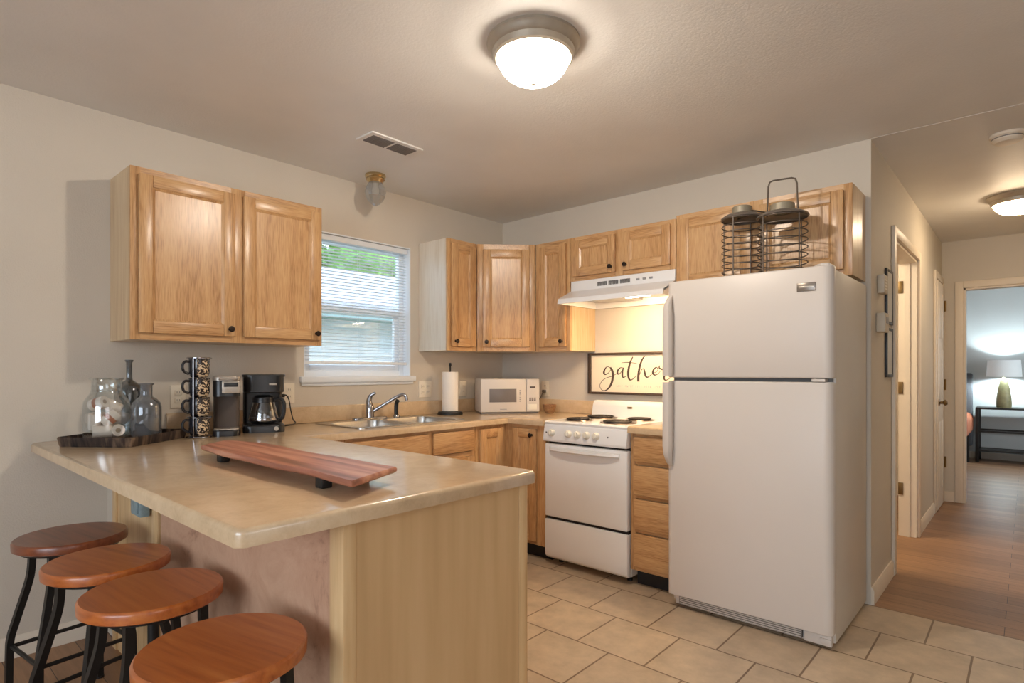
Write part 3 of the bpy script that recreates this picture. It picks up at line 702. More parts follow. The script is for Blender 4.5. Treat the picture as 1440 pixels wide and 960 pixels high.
# wide scooped handle of the oven door
b = MB(); n = 14; loops = []
for i in range(n + 1):
    u = i / n; x = 0.05 + u * (SW - 0.10); e = math.sin(PI * u) ** 0.5 if 0 < u < 1 else 0
    o = 0.012 + 0.030 * e
    loops.append([(x, -0.630, 0.752), (x, -0.634 - o, 0.748), (x, -0.637 - o, 0.733), (x, -0.630 - o * 0.7, 0.722), (x, -0.630, 0.735)])
b.loft(loops); b.build('door_handle', 'enamel', od)
b = MB(); b.prism([(-0.586, 0.045), (-0.612, 0.045), (-0.628, 0.062), (-0.632, 0.10), (-0.632, 0.293), (-0.586, 0.293)], 0.003, SW - 0.003, 'x', 0.005); b.build('storage_drawer', 'enamel', t)
for x, y, r in ((0.155, -0.475, 0.078), (0.155, -0.215, 0.095), (0.445, -0.475, 0.095), (0.445, -0.215, 0.078)):
    b = MB(); b.lathe([(r * 0.2, 0.9125), (r * 0.9, 0.9128), (r + 0.012, 0.9165), (r + 0.016, 0.9125)], (x, y, 0), 32); dp = b.build('drip_pan', 'drip', t)
    b = MB(); pts = []
    for i in range(100):
        a = i / 100 * 2 * PI * 4; rr = 0.018 + (r - 0.018) * i / 100; pts.append((x + rr * math.cos(a), y + rr * math.sin(a), 0.922))
    b.tube(pts, 0.0055, 6); b.build('coil', 'coil', dp)

# ------------------------------------------------------------------ range hood
t = thing('range_hood', 'white under-cabinet range hood with its light on', 'range hood', (0.918, 0, 0))
HW = 0.758; HB, HT = 1.668, 1.831
b = MB()
b.prism([(-0.305, HT), (-0.31, 1.765), (-0.455, 1.70), (-0.462, HB), (-0.452, HB), (-0.445, 1.692), (-0.30, 1.755), (-0.30, HT)], 0, HW, 'x', 0.001)
b.box(0, -0.304, HT - 0.012, HW, -0.003, HT); b.box(0, -0.02, HB, HW, -0.003, HT - 0.012)
for x in (0, HW - 0.008):
    b.prism([(-0.003, HT), (-0.003, HB), (-0.455, HB), (-0.45, 1.70), (-0.30, 1.762), (-0.30, HT)], x, x + 0.008, 'x')
b.box(0.008, -0.30, 1.715, HW - 0.008, -0.02, 1.72)
hood = b.build('shell', 'enamel', t)
b = MB()
for g in range(3):
    for k in range(7): b.box(0.215 + g * 0.085 + k * 0.0105, -0.3125, 1.782, 0.222 + g * 0.085 + k * 0.0105, -0.306, 1.808)
b.build('vent_slots', 'gasket', t)
for k in range(3):
    b = MB(); b.box(0.50 + k * 0.045, -0.314, 1.790, 0.522 + k * 0.045, -0.306, 1.802, 0.002); b.build('switch', 'label_grey', t)
b = MB(); b.box(0.43, -0.43, 1.684, 0.60, -0.30, 1.714, 0.01); b.build('light_lens', 'hood_lens', t)
b = MB(); b.box(0.12, -0.29, 1.703, 0.40, -0.05, 1.714); b.build('grease_filter', 'steel', t)

# ------------------------------------------------------------------ fridge
t = thing('refrigerator', 'white top-freezer refrigerator at the end of the stove wall', 'refrigerator', (1.840, 0, 0))
FW = 0.772
b = MB(); b.box(0.004, -0.668, 0.025, FW - 0.002, -0.035, 1.672, 0.006); b.build('cabinet', 'appliance_side', t)
b = MB(); b.box(0.02, -0.672, 0.01, FW - 0.02, -0.60, 0.075); b.build('kick_base', 'appliance', t)
b = MB(); b.box(0.045, -0.690, 0.018, FW - 0.135, -0.672, 0.060, 0.002)
g = b.build('kick_grille', 'grille', t)
b = MB()
for k in range(4): b.box(0.05, -0.693, 0.022 + k * 0.0095, FW - 0.14, -0.690, 0.026 + k * 0.0095)
b.build('louvers', 'appliance', g)
b = MB(); b.box(FW - 0.125, -0.700, 0.016, FW - 0.012, -0.672, 0.062, 0.004); b.box(FW - 0.06, -0.706, 0.03, FW - 0.015, -0.698, 0.05, 0.002); b.build('hinge_cover', 'appliance', t)
for x in (0.06, FW - 0.06):
    b = MB(); b.lathe([(0, 0), (0.02, 0), (0.02, 0.026), (0, 0.026)], (x, -0.63, 0), 14); b.build('foot', 'grille', t)
b = MB(); b.box(0.012, -0.680, 0.07, FW - 0.012, -0.665, 1.670); b.build('gasket', 'gasket', t)
def fdoor(z0, z1):
    b = MB(); n = 6; r = 0.042; P = [(0.0, -0.678), (0.0, -0.735 + r * 0.6)]
    for i in range(n + 1): a = PI + PI / 2 * i / n; P.append((r * 0.6 + r * 0.6 * math.cos(a), -0.735 + r * 0.6 + r * 0.6 * math.sin(a)))
    for i in range(n + 1): a = 1.5 * PI + PI / 2 * i / n; P.append((FW - r + r * math.cos(a), -0.735 + r + r * math.sin(a)))
    P += [(FW, -0.678)]
    def at(i, z): 
        return [(min(max(x, i), FW - i), max(y, -0.735 + i), z) for x, y in P]
    b.loft([at(0.008, z0), at(0.002, z0 + 0.003), at(0, z0 + 0.008), at(0, z1 - 0.008), at(0.002, z1 - 0.003), at(0.008, z1)])
    return b
fz = fdoor(1.192, 1.686).build('freezer_door', 'appliance', t, angle=50)
fr = fdoor(0.072, 1.176).build('fridge_door', 'appliance', t, angle=50)
def fhandle(za, zb, parent, flip):
    b = MB(); n = 20; loops = []
    for i in range(n + 1):
        u = i / n; z = za + (zb - za) * u
        k = u if flip else 1 - u            # k=0 at the free tapered end, 1 by the door split
        o = 0.050 * min(1, (k / 0.16)) ** 0.6 if k < 0.16 else 0.050
        wd = 0.012 + 0.010 * min(1, k / 0.25)
        x = 0.022
        loops.append([(x - wd, -0.733, z), (x - wd, -0.735 - o, z), (x - wd * 0.4, -0.742 - o, z), (x + wd * 0.6, -0.742 - o, z), (x + wd, -0.735 - o * 0.9, z), (x + wd, -0.733 - o * 0.55, z), (x + wd * 0.2, -0.733, z)])
    b.loft(loops); return b.build('door_handle', 'appliance', parent, angle=50)
fhandle(1.200, 1.615, fz, False); fhandle(0.735, 1.168, fr, True)
b = MB(); b.box(0.628, -0.739, 1.578, 0.705, -0.734, 1.616, 0.002); bd = b.build('badge', 'badge', fz)
b = MB(); b.box(0.636, -0.7402, 1.592, 0.698, -0.7385, 1.601, 0.0005); b.build('badge_lettering', 'badge_line', bd)
b = MB(); b.box(FW - 0.085, -0.735, 1.1775, FW - 0.03, -0.68, 1.190, 0.002); b.build('middle_hinge', 'appliance', t)
b = MB(); b.prism([(FW - 0.13, -0.60), (FW - 0.02, -0.60), (FW - 0.02, -0.70), (FW - 0.05, -0.71), (FW - 0.075, -0.69)], 1.672, 1.700, 'z', 0.005); b.build('top_hinge', 'appliance', t)

# ------------------------------------------------------------------ wire lanterns
def lantern(label, loc, rad, h, turns, handle_up, rot):
    t = thing('wire_lantern', label, 'lantern', loc, rot, 'wire lanterns on the fridge')
    b = MB()
    for k in range(turns):
        z = 0.006 + (h - 0.02) * k / (turns - 1)
        b.tube(circ((0, 0), rad, 36, z), 0.0028, 6, closed=True)
    b.build('wire_rings', 'wire', t)
    for k in range(4):
        a = PI / 4 + k * PI / 2
        b = MB(); b.tube([(rad * math.cos(a), rad * math.sin(a), 0.004), (rad * math.cos(a), rad * math.sin(a), h)], 0.0032, 6); b.build('upright', 'wire', t)
    b = MB(); b.lathe([(rad * 0.5, h + 0.020), (rad * 0.8, h + 0.012), (rad * 1.04, h - 0.002), (rad * 1.07, h - 0.010), (rad * 1.02, h - 0.012), (rad * 0.8, h + 0.006), (rad * 0.5, h + 0.014)], seg=36)
    lid = b.build('lid', 'wire_lid', t, angle=60)
    b = MB(); b.lathe([(rad * 0.5, h + 0.016), (rad * 0.5, h + 0.052), (rad * 0.46, h + 0.055), (rad * 0.46, h + 0.016)], seg=28); b.build('neck', 'wire_neck', t)
    b = MB()
    b.lathe([(0.0, 0.004), (rad * 0.45, 0.004), (rad * 0.45, 0.008), (0, 0.008)], seg=20)
    b.tube([(-rad, 0, 0.006), (rad, 0, 0.006)], 0.003, 6); b.tube([(0, -rad, 0.006), (0, rad, 0.006)], 0.003, 6); b.build('candle_plate', 'wire', t)
    s = rad * 0.62; top = h + 0.03
    b = MB()
    if handle_up:
        P = [(-s, 0, top - 0.028), (-s * 0.92, 0, top + 0.12), (-s * 0.82, 0, top + 0.142), (-s * 0.6, 0, top + 0.148), (s * 0.6, 0, top + 0.148), (s * 0.82, 0, top + 0.142), (s * 0.92, 0, top + 0.12), (s, 0, top - 0.028)]
    else:
        P = [(-s, 0, top - 0.024), (-s, -s * 0.5, top - 0.010), (-s, -rad * 1.05, top - 0.022), (-s * 0.8, -rad * 1.12, top - 0.026), (s * 0.8, -rad * 1.12, top - 0.026), (s, -rad * 1.05, top - 0.022), (s, -s * 0.5, top - 0.010), (s, 0, top - 0.024)]
    b.tube(P, 0.0042, 8); b.build('bail_handle', 'wire', t)
    return t
lantern('wire lantern with folded-down handle, left of the two on the fridge', (2.112, -0.425, 1.673), 0.100, 0.362, 11, False, R(130))
lantern('wire lantern with upright handle, right of the two on the fridge', (2.336, -0.500, 1.673), 0.112, 0.318, 9, True, R(12))

# ------------------------------------------------------------------ microwave, towel, bowl
mv = Vector((0.54 - 0.30, -0.22 + 0.545)); ang = math.atan2(mv.y, mv.x)
t = thing('microwave', 'white countertop microwave set across the corner', 'microwave', (0.292, -0.548, CT), ang)
W_, H_, D_ = 0.435, 0.255, 0.30
b = MB(); b.box(0, 0.012, 0.012, W_, D_, H_, 0.006); b.build('case', 'appliance', t)
b = MB(); b.box(0.004, 0.004, 0.0, W_ - 0.004, D_ - 0.01, 0.012); b.build('base', 'grille', t)
b = MB(); b.box(0.0, -0.008, 0.014, 0.335, 0.012, H_ - 0.002, 0.004); md = b.build('door', 'appliance', t)
b = MB(); b.box(0.062, -0.0095, 0.085, 0.262, -0.0078, 0.182, 0.0006); b.build('door_window', 'mw_window', md)
b = MB()
for k in range(7): b.box(0.284, -0.0092, 0.088 + k * 0.013, 0.296, -0.0075, 0.095 + k * 0.013)
b.build('door_ribs', 'label_grey', md)
b = MB(); b.box(0.14, -0.009, 0.032, 0.19, -0.0078, 0.037); b.build('brand_strip', 'label_grey', md)
b = MB(); b.box(0.338, -0.008, 0.014, W_, 0.012, H_ - 0.002, 0.004); cp = b.build('control_panel', 'appliance', t)
b = MB(); b.box(0.362, -0.0095, 0.186, 0.402, -0.0075, 0.200, 0.0005); b.build('display', 'mw_dark', cp)
b = MB()
for r_ in range(2):
    for c_ in range(3): b.box(0.358 + c_ * 0.018, -0.0095, 0.096 + r_ * 0.012, 0.371 + c_ * 0.018, -0.0075, 0.104 + r_ * 0.012)
b.build('key_row', 'mw_dark', cp)
b = MB(); b.box(0.352, -0.010, 0.030, 0.415, -0.0075, 0.070, 0.002); b.build('open_button', 'knob_white', cp)
tag_o = MB(); tag_o.tube(spline([(0.385, -0.062, 0.985), (0.41, -0.050, 0.99), (0.44, -0.048, 1.02), (0.458, -0.044, 1.055), (0.455, -0.030, 1.070)], 6), 0.0042, 6); tag_o.box(0.442, -0.034, 1.060, 0.468, -0.011, 1.082, 0.003)
tag(tag_o.build('power_cord', 'slot'), 'dark cord from the microwave to the outlet on the stove wall', 'cord')
t = thing('paper_towel_holder', 'black paper towel holder on the worktop between sink and microwave', 'holder', (0.15, -0.715, CT))
b = MB(); b.lathe([(0, 0), (0.088, 0), (0.090, 0.006), (0.085, 0.020), (0.05, 0.026), (0, 0.026)], seg=28); b.build('base', 'black_metal', t)
b = MB(); b.lathe([(0, 0.02), (0.006, 0.02), (0.006, 0.345), (0.010, 0.352), (0.008, 0.368), (0, 0.372)], seg=12); b.build('rod', 'black_metal', t)
t = thing('paper_towel_roll', 'white paper towel roll on the black holder', 'paper towel', (0.15, -0.715, CT + 0.027))
b = MB(); b.lathe([(0.020, 0), (0.056, 0), (0.057, 0.002), (0.057, 0.276), (0.056, 0.278), (0.020, 0.278), (0.020, 0)], seg=32)
b.box(0.054, -0.003, 0.0005, 0.0575, 0.02, 0.2775); b.build('paper', 'paper', t)
t = thing('bowl', 'small brown wooden bowl beside the microwave', 'bowl', (0.60, -0.14, CT))
b = MB(); b.lathe([(0, 0.0), (0.026, 0), (0.028, 0.004), (0.042, 0.022), (0.050, 0.048), (0.051, 0.066), (0.047, 0.066), (0.045, 0.048), (0.036, 0.024), (0, 0.010)], seg=28); b.build('bowl_body', 'bowl', t)

# ------------------------------------------------------------------ sign with lettering
t = thing('framed_sign', 'dark-framed cream sign reading gather behind the stove', 'sign', (0.862, 0, 1.062))
GW, GH, fw = 0.755, 0.292, 0.026
b = MB()
b.box(0, -0.028, 0, fw, -0.002, GH, 0.002); b.box(GW - fw, -0.028, 0, GW, -0.002, GH, 0.002); b.box(fw, -0.028, 0, GW - fw, -0.002, fw * 0.62, 0.002); b.box(fw, -0.028, GH - fw * 0.62, GW - fw, -0.002, GH, 0.002)
b.build('frame', 'sign_frame', t)
b = MB(); b.box(fw - 0.002, -0.016, 0.012, GW - fw + 0.002, -0.004, GH - 0.012); face = b.build('face', 'sign_face', t)
STROKES = [[(0.1962, 0.1875, 0.0023), (0.1709, 0.1963, 0.002), (0.1504, 0.1767, 0.0051), (0.1433, 0.1527, 0.0072), (0.1556, 0.1414, 0.0036), (0.181, 0.1528, 0.002), (0.2013, 0.1788, 0.002)],
 [(0.1962, 0.1918, 0.0045), (0.2123, 0.1658, 0.008), (0.2163, 0.1313, 0.0085), (0.2088, 0.088, 0.0075), (0.1861, 0.0486, 0.0056), (0.1556, 0.0284, 0.0028), (0.1247, 0.0321, 0.0018), (0.1092, 0.0604, 0.0018), (0.1247, 0.0913, 0.0018), (0.1607, 0.1157, 0.0018), (0.2163, 0.1313, 0.0018), (0.2512, 0.1508, 0.0017)],
 [(0.2965, 0.1879, 0.002), (0.2769, 0.188, 0.0025), (0.2572, 0.1701, 0.0054), (0.2542, 0.1508, 0.0064), (0.2671, 0.1444, 0.003), (0.2857, 0.1615, 0.002), (0.3004, 0.182, 0.002)],
 [(0.3014, 0.1892, 0.0034), (0.2936, 0.1572, 0.0059), (0.2936, 0.1317, 0.0059), (0.3028, 0.1211, 0.0034), (0.3247, 0.1318, 0.0015)],
 [(0.375, 0.2625, 0.0029), (0.3536, 0.2206, 0.0062), (0.3416, 0.1742, 0.0072), (0.3392, 0.1404, 0.0072), (0.3464, 0.1108, 0.0058), (0.3631, 0.1047, 0.0029), (0.3869, 0.1196, 0.0019), (0.4011, 0.1364, 0.0014)],
 [(0.2857, 0.2226, 0.0012), (0.3295, 0.2251, 0.0022), (0.3679, 0.2222, 0.0019), (0.4058, 0.2172, 0.0012)],
 [(0.4847, 0.2627, 0.0014), (0.4664, 0.2651, 0.0028), (0.4479, 0.2447, 0.0051), (0.4292, 0.1991, 0.0065), (0.418, 0.1407, 0.0075), (0.4171, 0.0939, 0.008)],
 [(0.4199, 0.124, 0.0014), (0.4409, 0.172, 0.0019), (0.4571, 0.1802, 0.0032), (0.4641, 0.1616, 0.0055), (0.4724, 0.1326, 0.006), (0.4893, 0.1245, 0.0032), (0.5212, 0.1473, 0.0014)],
 [(0.5212, 0.1485, 0.0014), (0.5527, 0.1616, 0.0013), (0.5625, 0.1787, 0.0018), (0.5509, 0.1902, 0.0027), (0.5311, 0.1739, 0.005), (0.5257, 0.1514, 0.0059), (0.5392, 0.1391, 0.0036), (0.5616, 0.1453, 0.0018), (0.5794, 0.1637, 0.0013)],
 [(0.575, 0.2023, 0.0027), (0.5723, 0.1868, 0.004), (0.5891, 0.1778, 0.0044), (0.6111, 0.173, 0.0048), (0.6199, 0.1625, 0.0057), (0.6111, 0.1415, 0.0057), (0.6068, 0.1172, 0.0057), (0.6199, 0.1052, 0.0031), (0.6516, 0.1196, 0.0013)]]
b = MB(); lay = 0
for st in STROKES:
    lay += 0.00006
    P = spline([(x - 0.012, z - 0.002, wd) for x, z, wd in st], 6)
    bb = bmesh.new(); prev = None
    for i, p in enumerate(P):
        q = P[min(i + 1, len(P) - 1)] - P[max(i - 1, 0)]; tn = Vector((q.x, q.y)).normalized(); nn = Vector((-tn.y, tn.x)) * max(p.z, 0.0014) * 1.15
        y = -0.0163 - lay
        v = [bb.verts.new((p.x + nn.x, y, p.y + nn.y)), bb.verts.new((p.x - nn.x, y, p.y - nn.y))]
        if prev: bb.faces.new((prev[0], prev[1], v[1], v[0]))
        prev = v
    b._take(bb)
b.build('lettering', 'ink', face)
# faint row of tiny printing too small to read
b = MB(); rr = random.Random(3); x = 0.235
while x < 0.66:
    for k in range(rr.choice((4, 4, 5))):
        b.box(x, -0.0166, 0.052, x + 0.0022, -0.0155, 0.066)
        if rr.random() < 0.7: b.box(x + 0.002, -0.0166, rr.choice((0.052, 0.058, 0.0636)), x + 0.008, -0.0155, 0.0655 if rr.random() < 0.25 else 0.060)
        x += 0.0135
    x += 0.014
b.build('small_print', 'ink_pale', face)

# ------------------------------------------------------------------ outlets
def outlet(label, loc, rot, wide=0.07, toggles=0, name='wall_outlet'):
    t = thing(name, label, 'outlet', loc, rot)
    b = MB(); b.box(-wide / 2, -0.007, -0.058, wide / 2, -0.0005, 0.058, 0.002); b.build('cover_plate', 'outlet', t)
    n = 2 if wide > 0.09 else 1
    for k in range(n):
        x = (k - (n - 1) / 2) * 0.046
        for z in (-0.02, 0.02):
            b = MB(); b.box(x - 0.016, -0.010, z - 0.014, x + 0.016, -0.007, z + 0.014, 0.003); so = b.build('socket', 'outlet', t)
            b = MB()
            for dx in (-0.006, 0.006): b.box(x + dx - 0.001, -0.0105, z - 0.003, x + dx + 0.001, -0.0098, z + 0.007)
            b.build('slots', 'slot', so)
    return t
outlet('ivory wall outlet behind the stacked mugs', (0, -2.445, 1.095), ROT_L)
outlet('wide ivory wall outlet right of the coffee maker', (0, -1.875, 1.095), ROT_L, 0.116)
outlet('wide ivory wall outlet left of the paper towels', (0, -0.825, 1.095), ROT_L, 0.116)
outlet('ivory wall outlet between the paper towels and microwave', (0, -0.45, 1.09), ROT_L)
outlet('ivory wall outlet on the stove wall beside the microwave', (0.455, 0, 1.09), 0)

# ------------------------------------------------------------------ window blind
t = thing('window_blind', 'white slatted mini blind lowered over the kitchen window', 'blind', (-0.033, 0, 0))
b = MB(); b.box(-0.014, WY0 + 0.012, WZ1 - 0.042, 0.014, WY1 - 0.012, WZ1 - 0.008, 0.002); b.build('head_rail', 'slat', t)
b = MB(); z = 1.300
while z < WZ1 - 0.05:
    a = R(7)
    for k in (0,):
        b.prism([(-0.0125, z - 0.0125 * math.tan(a)), (0, z + 0.0012), (0.0125, z + 0.0125 * math.tan(a)), (0.0125, z + 0.0125 * math.tan(a) + 0.0006), (0, z + 0.0018), (-0.0125, z - 0.0125 * math.tan(a) + 0.0006)], WY0 + 0.016, WY1 - 0.016, 'y')
    z += 0.0205
b.build('slats', 'slat', t)
b = MB(); b.box(-0.013, WY0 + 0.014, 1.268, 0.013, WY1 - 0.014, 1.286, 0.003); br = b.build('bottom_rail', 'slat', t)
for y in (WY0 + 0.14, (WY0 + WY1) / 2, WY1 - 0.14):
    b = MB(); b.tube([(0.0135, y, 1.28), (0.0135, y, WZ1 - 0.02)], 0.0008, 4); b.tube([(-0.0135, y, 1.28), (-0.0135, y, WZ1 - 0.02)], 0.0008, 4); b.build('ladder_cord', 'slat', t)
    b = MB(); b.box(0.012, y - 0.012, 1.266, 0.0145, y + 0.012, 1.288, 0.001); b.build('end_clip', 'slat', br)

# ------------------------------------------------------------------ coffee corner
RA = R(68)
t = thing('coffee_maker', 'black drip coffee maker with glass carafe, nearest the window', 'coffee maker', (0.262, -2.124, CT), RA)
b = MB(); b.plate(rrect(-0.098, -0.115, 0.098, 0.105, 0.04), [], 0.0, 0.038, 0.008); b.build('base', 'black_plastic', t)
b = MB(); b.lathe([(0, 0.039), (0.066, 0.039), (0.07, 0.0385)], (0, -0.03, 0), 28); b.build('hot_plate', 'black_metal', t)
b = MB(); b.plate(rrect(-0.095, 0.035, 0.095, 0.105, 0.02), [], 0.036, 0.20); b.build('tower', 'black_plastic', t)
b = MB()
prof = [rrect(-0.088, -0.10, 0.088, 0.105, 0.045), rrect(-0.096, -0.108, 0.096, 0.105, 0.045)]
b.loft([[(x, y, 0.200) for x, y in prof[0]], [(x, y, 0.205) for x, y in prof[1]], [(x, y, 0.275) for x, y in prof[1]], [(x, y, 0.282) for x, y in prof[1]]]); b.build('brew_head', 'black_plastic', t)
b = MB(); b.plate(rrect(-0.101, -0.113, 0.101, 0.108, 0.045), [], 0.282, 0.294, 0.004); b.build('lid', 'black_plastic', t)
b = MB(); b.box(0.022, -0.1095, 0.240, 0.058, -0.1075, 0.248, 0.0005); b.build('brand_strip', 'silver_plastic', t)
b = MB(); b.lathe([(0, 0.0), (0.012, 0), (0.012, 0.004), (0, 0.006)], seg=12); 
bm_k = MB(); bm_k.xf = Matrix.Translation((0.055, -0.114, 0.019)) @ Matrix.Rotation(PI / 2, 4, 'X'); bm_k.lathe([(0, 0), (0.011, 0), (0.011, 0.005), (0, 0.006)], seg=14); bm_k.build('switch', 'silver_plastic', t)
b.bm.free()
cx, cy = 0.0, -0.035
b = MB(); b.lathe([(0.0, 0.041), (0.055, 0.041), (0.068, 0.055), (0.070, 0.075), (0.062, 0.115), (0.052, 0.150), (0.050, 0.166), (0.047, 0.166), (0.049, 0.150), (0.059, 0.115), (0.067, 0.075), (0.065, 0.056), (0.053, 0.044), (0, 0.044)], (cx, cy, 0), 32); car = b.build('carafe', 'carafe', t, angle=60)
b = MB(); b.lathe([(0.0, 0.186), (0.03, 0.186), (0.050, 0.176), (0.053, 0.166), (0.051, 0.160), (0.0, 0.162)], (cx, cy, 0), 28); b.build('carafe_lid', 'black_plastic', car)
b = MB(); b.lathe([(0.0515, 0.150), (0.0535, 0.150), (0.0535, 0.162), (0.0515, 0.162)], (cx, cy, 0), 28); b.build('carafe_band', 'black_plastic', car)
b = MB(); b.lathe([(0.0715, 0.058), (0.0725, 0.064), (0.0705, 0.073)], (cx, cy, 0), 28); b.build('carafe_ring', 'chrome', car)
b = MB(); a = R(-18); ca, sa = math.cos(a), math.sin(a)
P = spline([(cx + r_ * ca, cy + r_ * sa, z) for r_, z in ((0.050, 0.160), (0.080, 0.168), (0.098, 0.150), (0.100, 0.11), (0.092, 0.07), (0.074, 0.062))], 6)
b.tube(P, 0.010, 8); b.build('carafe_handle', 'black_plastic', car)
o = MB(); o.tube(spline([(0.020, -1.90, 1.083), (0.035, -1.885, 1.086), (0.05, -1.875, 1.06), (0.052, -1.865, 1.0), (0.05, -1.85, 0.945), (0.06, -1.84, 0.925), (0.12, -1.90, CT + 0.006), (0.16, -2.00, CT + 0.005), (0.17, -2.045, CT + 0.006)], 6), 0.0035, 6)
o.box(0.0085, -1.912, 1.073, 0.03, -1.888, 1.093, 0.003)
tag(o.build('power_cord', 'black_plastic'), 'black power cord from the coffee maker to the outlet under the window end', 'cord')

t = thing('pod_coffee_brewer', 'slim dark single-serve coffee brewer between mugs and coffee maker', 'coffee maker', (0.283, -2.318, CT), RA)
b = MB(); b.plate(rrect(-0.058, -0.125, 0.058, 0.115, 0.03), [], 0.0, 0.030, 0.006); b.build('drip_base', 'black_plastic', t)
b = MB(); b.plate(rrect(-0.054, -0.112, 0.054, -0.015, 0.02), [], 0.030, 0.034, 0.001); b.build('drip_tray', 'silver_plastic', t)
b = MB(); b.plate(rrect(-0.058, -0.02, 0.058, 0.115, 0.02), [], 0.029, 0.20); b.build('tower', 'brown_plastic', t)
b = MB(); b.plate(rrect(-0.060, -0.118, 0.060, 0.117, 0.035), [], 0.190, 0.268, 0.006); b.build('brew_head', 'black_plastic', t)
b = MB(); b.plate(rrect(-0.061, -0.120, 0.061, 0.119, 0.035), [], 0.266, 0.288, 0.008); b.build('lid', 'silver_plastic', t)
b = MB(); b.box(-0.020, -0.124, 0.205, 0.058, -0.117, 0.262, 0.003); fp = b.build('front_panel', 'silver_plastic', t)
b = MB(); b.box(-0.012, -0.126, 0.236, 0.05, -0.1235, 0.256, 0.001); b.build('panel_inset', 'black_plastic', fp)
b = MB(); b.tube([(-0.03, -0.122, 0.272), (-0.03, -0.132, 0.276), (0.045, -0.132, 0.276), (0.045, -0.122, 0.272)], 0.005, 8); b.build('lift_handle', 'silver_plastic', t)

t = thing('mug_rack', 'chrome wire rack holding the stack of mugs', 'rack', (0.343, -2.466, CT), RA)
b = MB(); b.tube(circ((0, 0), 0.052, 28, 0.004), 0.004, 8, closed=True); b.tube([(-0.052, 0, 0.004), (0.052, 0, 0.004)], 0.003, 6); b.tube([(0, -0.052, 0.004), (0, 0.052, 0.004)], 0.003, 6); b.build('base_ring', 'chrome', t)
for a in (-115, 65):
    a = R(a); b = MB(); b.tube([(0.0515 * math.cos(a), 0.0515 * math.sin(a), 0.004), (0.0515 * math.cos(a), 0.0515 * math.sin(a), 0.372)], 0.0032, 8); b.build('upright', 'chrome', t)
for z in (0.0955, 0.372):
    b = MB(); b.tube(circ((0, 0), 0.0515, 28, z), 0.0026, 6, closed=True); b.build('hoop', 'chrome', t)
pos = ['lowest', 'second from the bottom', 'third from the bottom', 'topmost']
proto = None
for k in range(4):
    lab = f'dark speckled mug, {pos[k]} of the stack in the wire rack'
    if proto is None:
        proto = m_ = thing('mug', lab, 'mug', (0.343, -2.466, CT + 0.0085), RA, 'stacked mugs in the rack')
        b = MB()
        pr = [(0.0, 0.0), (0.030, 0), (0.038, 0.006), (0.0435, 0.022), (0.0445, 0.060), (0.0435, 0.082), (0.0445, 0.089), (0.0415, 0.089), (0.040, 0.080), (0.041, 0.05), (0.036, 0.012), (0, 0.006)]
        b.lathe(pr, seg=36, a0=R(-100), a1=R(20)); b.mi = 1; b.lathe(pr, seg=64, a0=R(20), a1=R(260)); b.build('mug_body', ['mug_pattern', 'mug'], m_)
        b = MB(); a = R(-165)
        b.tube([(r_ * math.cos(a), r_ * math.sin(a), z) for r_, z in [(p.x, p.y) for p in spline([(0.041, 0.074, 0), (0.060, 0.074, 0), (0.070, 0.055, 0), (0.064, 0.030, 0), (0.043, 0.018, 0)], 5)]], 0.006, 8); b.build('handle', 'mug', m_)
    else:
        c = copy_tree(proto); c.location.z = CT + 0.0085 + 0.0905 * k; c['label'] = lab

# tray of glass
t = thing('bark_edge_tray', 'dark wooden slab tray with bark edge holding the glass jars', 'tray', (0.282, -2.745, CT), R(38))
rr = random.Random(5); P = []
base = rrect(-0.163, -0.186, 0.163, 0.186, 0.02, 5)
for i in range(len(base)):
    a = Vector(base[i]); c = Vector(base[(i + 1) % len(base)]); k = max(1, int((c - a).length / 0.03))
    for j in range(k):
        p = a.lerp(c, j / k); n = p.normalized(); P.append((p.x + n.x * rr.uniform(-0.004, 0.004), p.y + n.y * rr.uniform(-0.004, 0.004)))
def sc(P, f, z): return [(x * f, y * f, z) for x, y in P]
b = MB(); b.loft([sc(P, 0.955, 0), sc(P, 0.97, 0.006), sc(P, 1.0, 0.036), sc(P, 0.985, 0.040), sc(P, 0.965, 0.038), sc(P, 0.95, 0.022)], True, False); b.build('bark_rim', 'bark', t, angle=60)
b = MB(); b.plate([(x * 0.952, y * 0.952) for x, y in P], [], 0.004, 0.022); b.build('tray_bottom', 'tray_top', t)
TZ = CT + 0.0225
def tl(x, y): 
    v = Matrix.Rotation(R(38), 2) @ Vector((x, y)); return (0.285 + v.x, -2.735 + v.y)
# wide jar
jx, jy = 0.274, -2.814
t = thing('glass_jar', 'wide clear glass jar filled with small white rolls', 'jar', (jx, jy, TZ))
b = MB()
b.lathe([(0.0000, 0.0000), (0.0765, 0.0000), (0.0850, 0.0085), (0.0875, 0.0318), (0.0875, 0.1325), (0.0833, 0.1590), (0.0629, 0.1908), (0.0561, 0.2035), (0.0561, 0.2491), (0.0629, 0.2576), (0.0599, 0.2597), (0.0531, 0.2512), (0.0531, 0.2014), (0.0603, 0.1876), (0.0803, 0.1569), (0.0846, 0.1325), (0.0846, 0.0339), (0.0816, 0.0127), (0.0748, 0.0064), (0.0000, 0.0064)], seg=40)
b.build('jar_body', 'jar_glass', t, angle=60)
b = MB(); b.tube(circ((0, 0), 0.0632, 32, 0.2545), 0.003, 8, closed=True); b.tube(circ((0, 0), 0.0575, 32, 0.2035), 0.002, 6, closed=True); b.build('rim_bead', 'jar_glass', t)
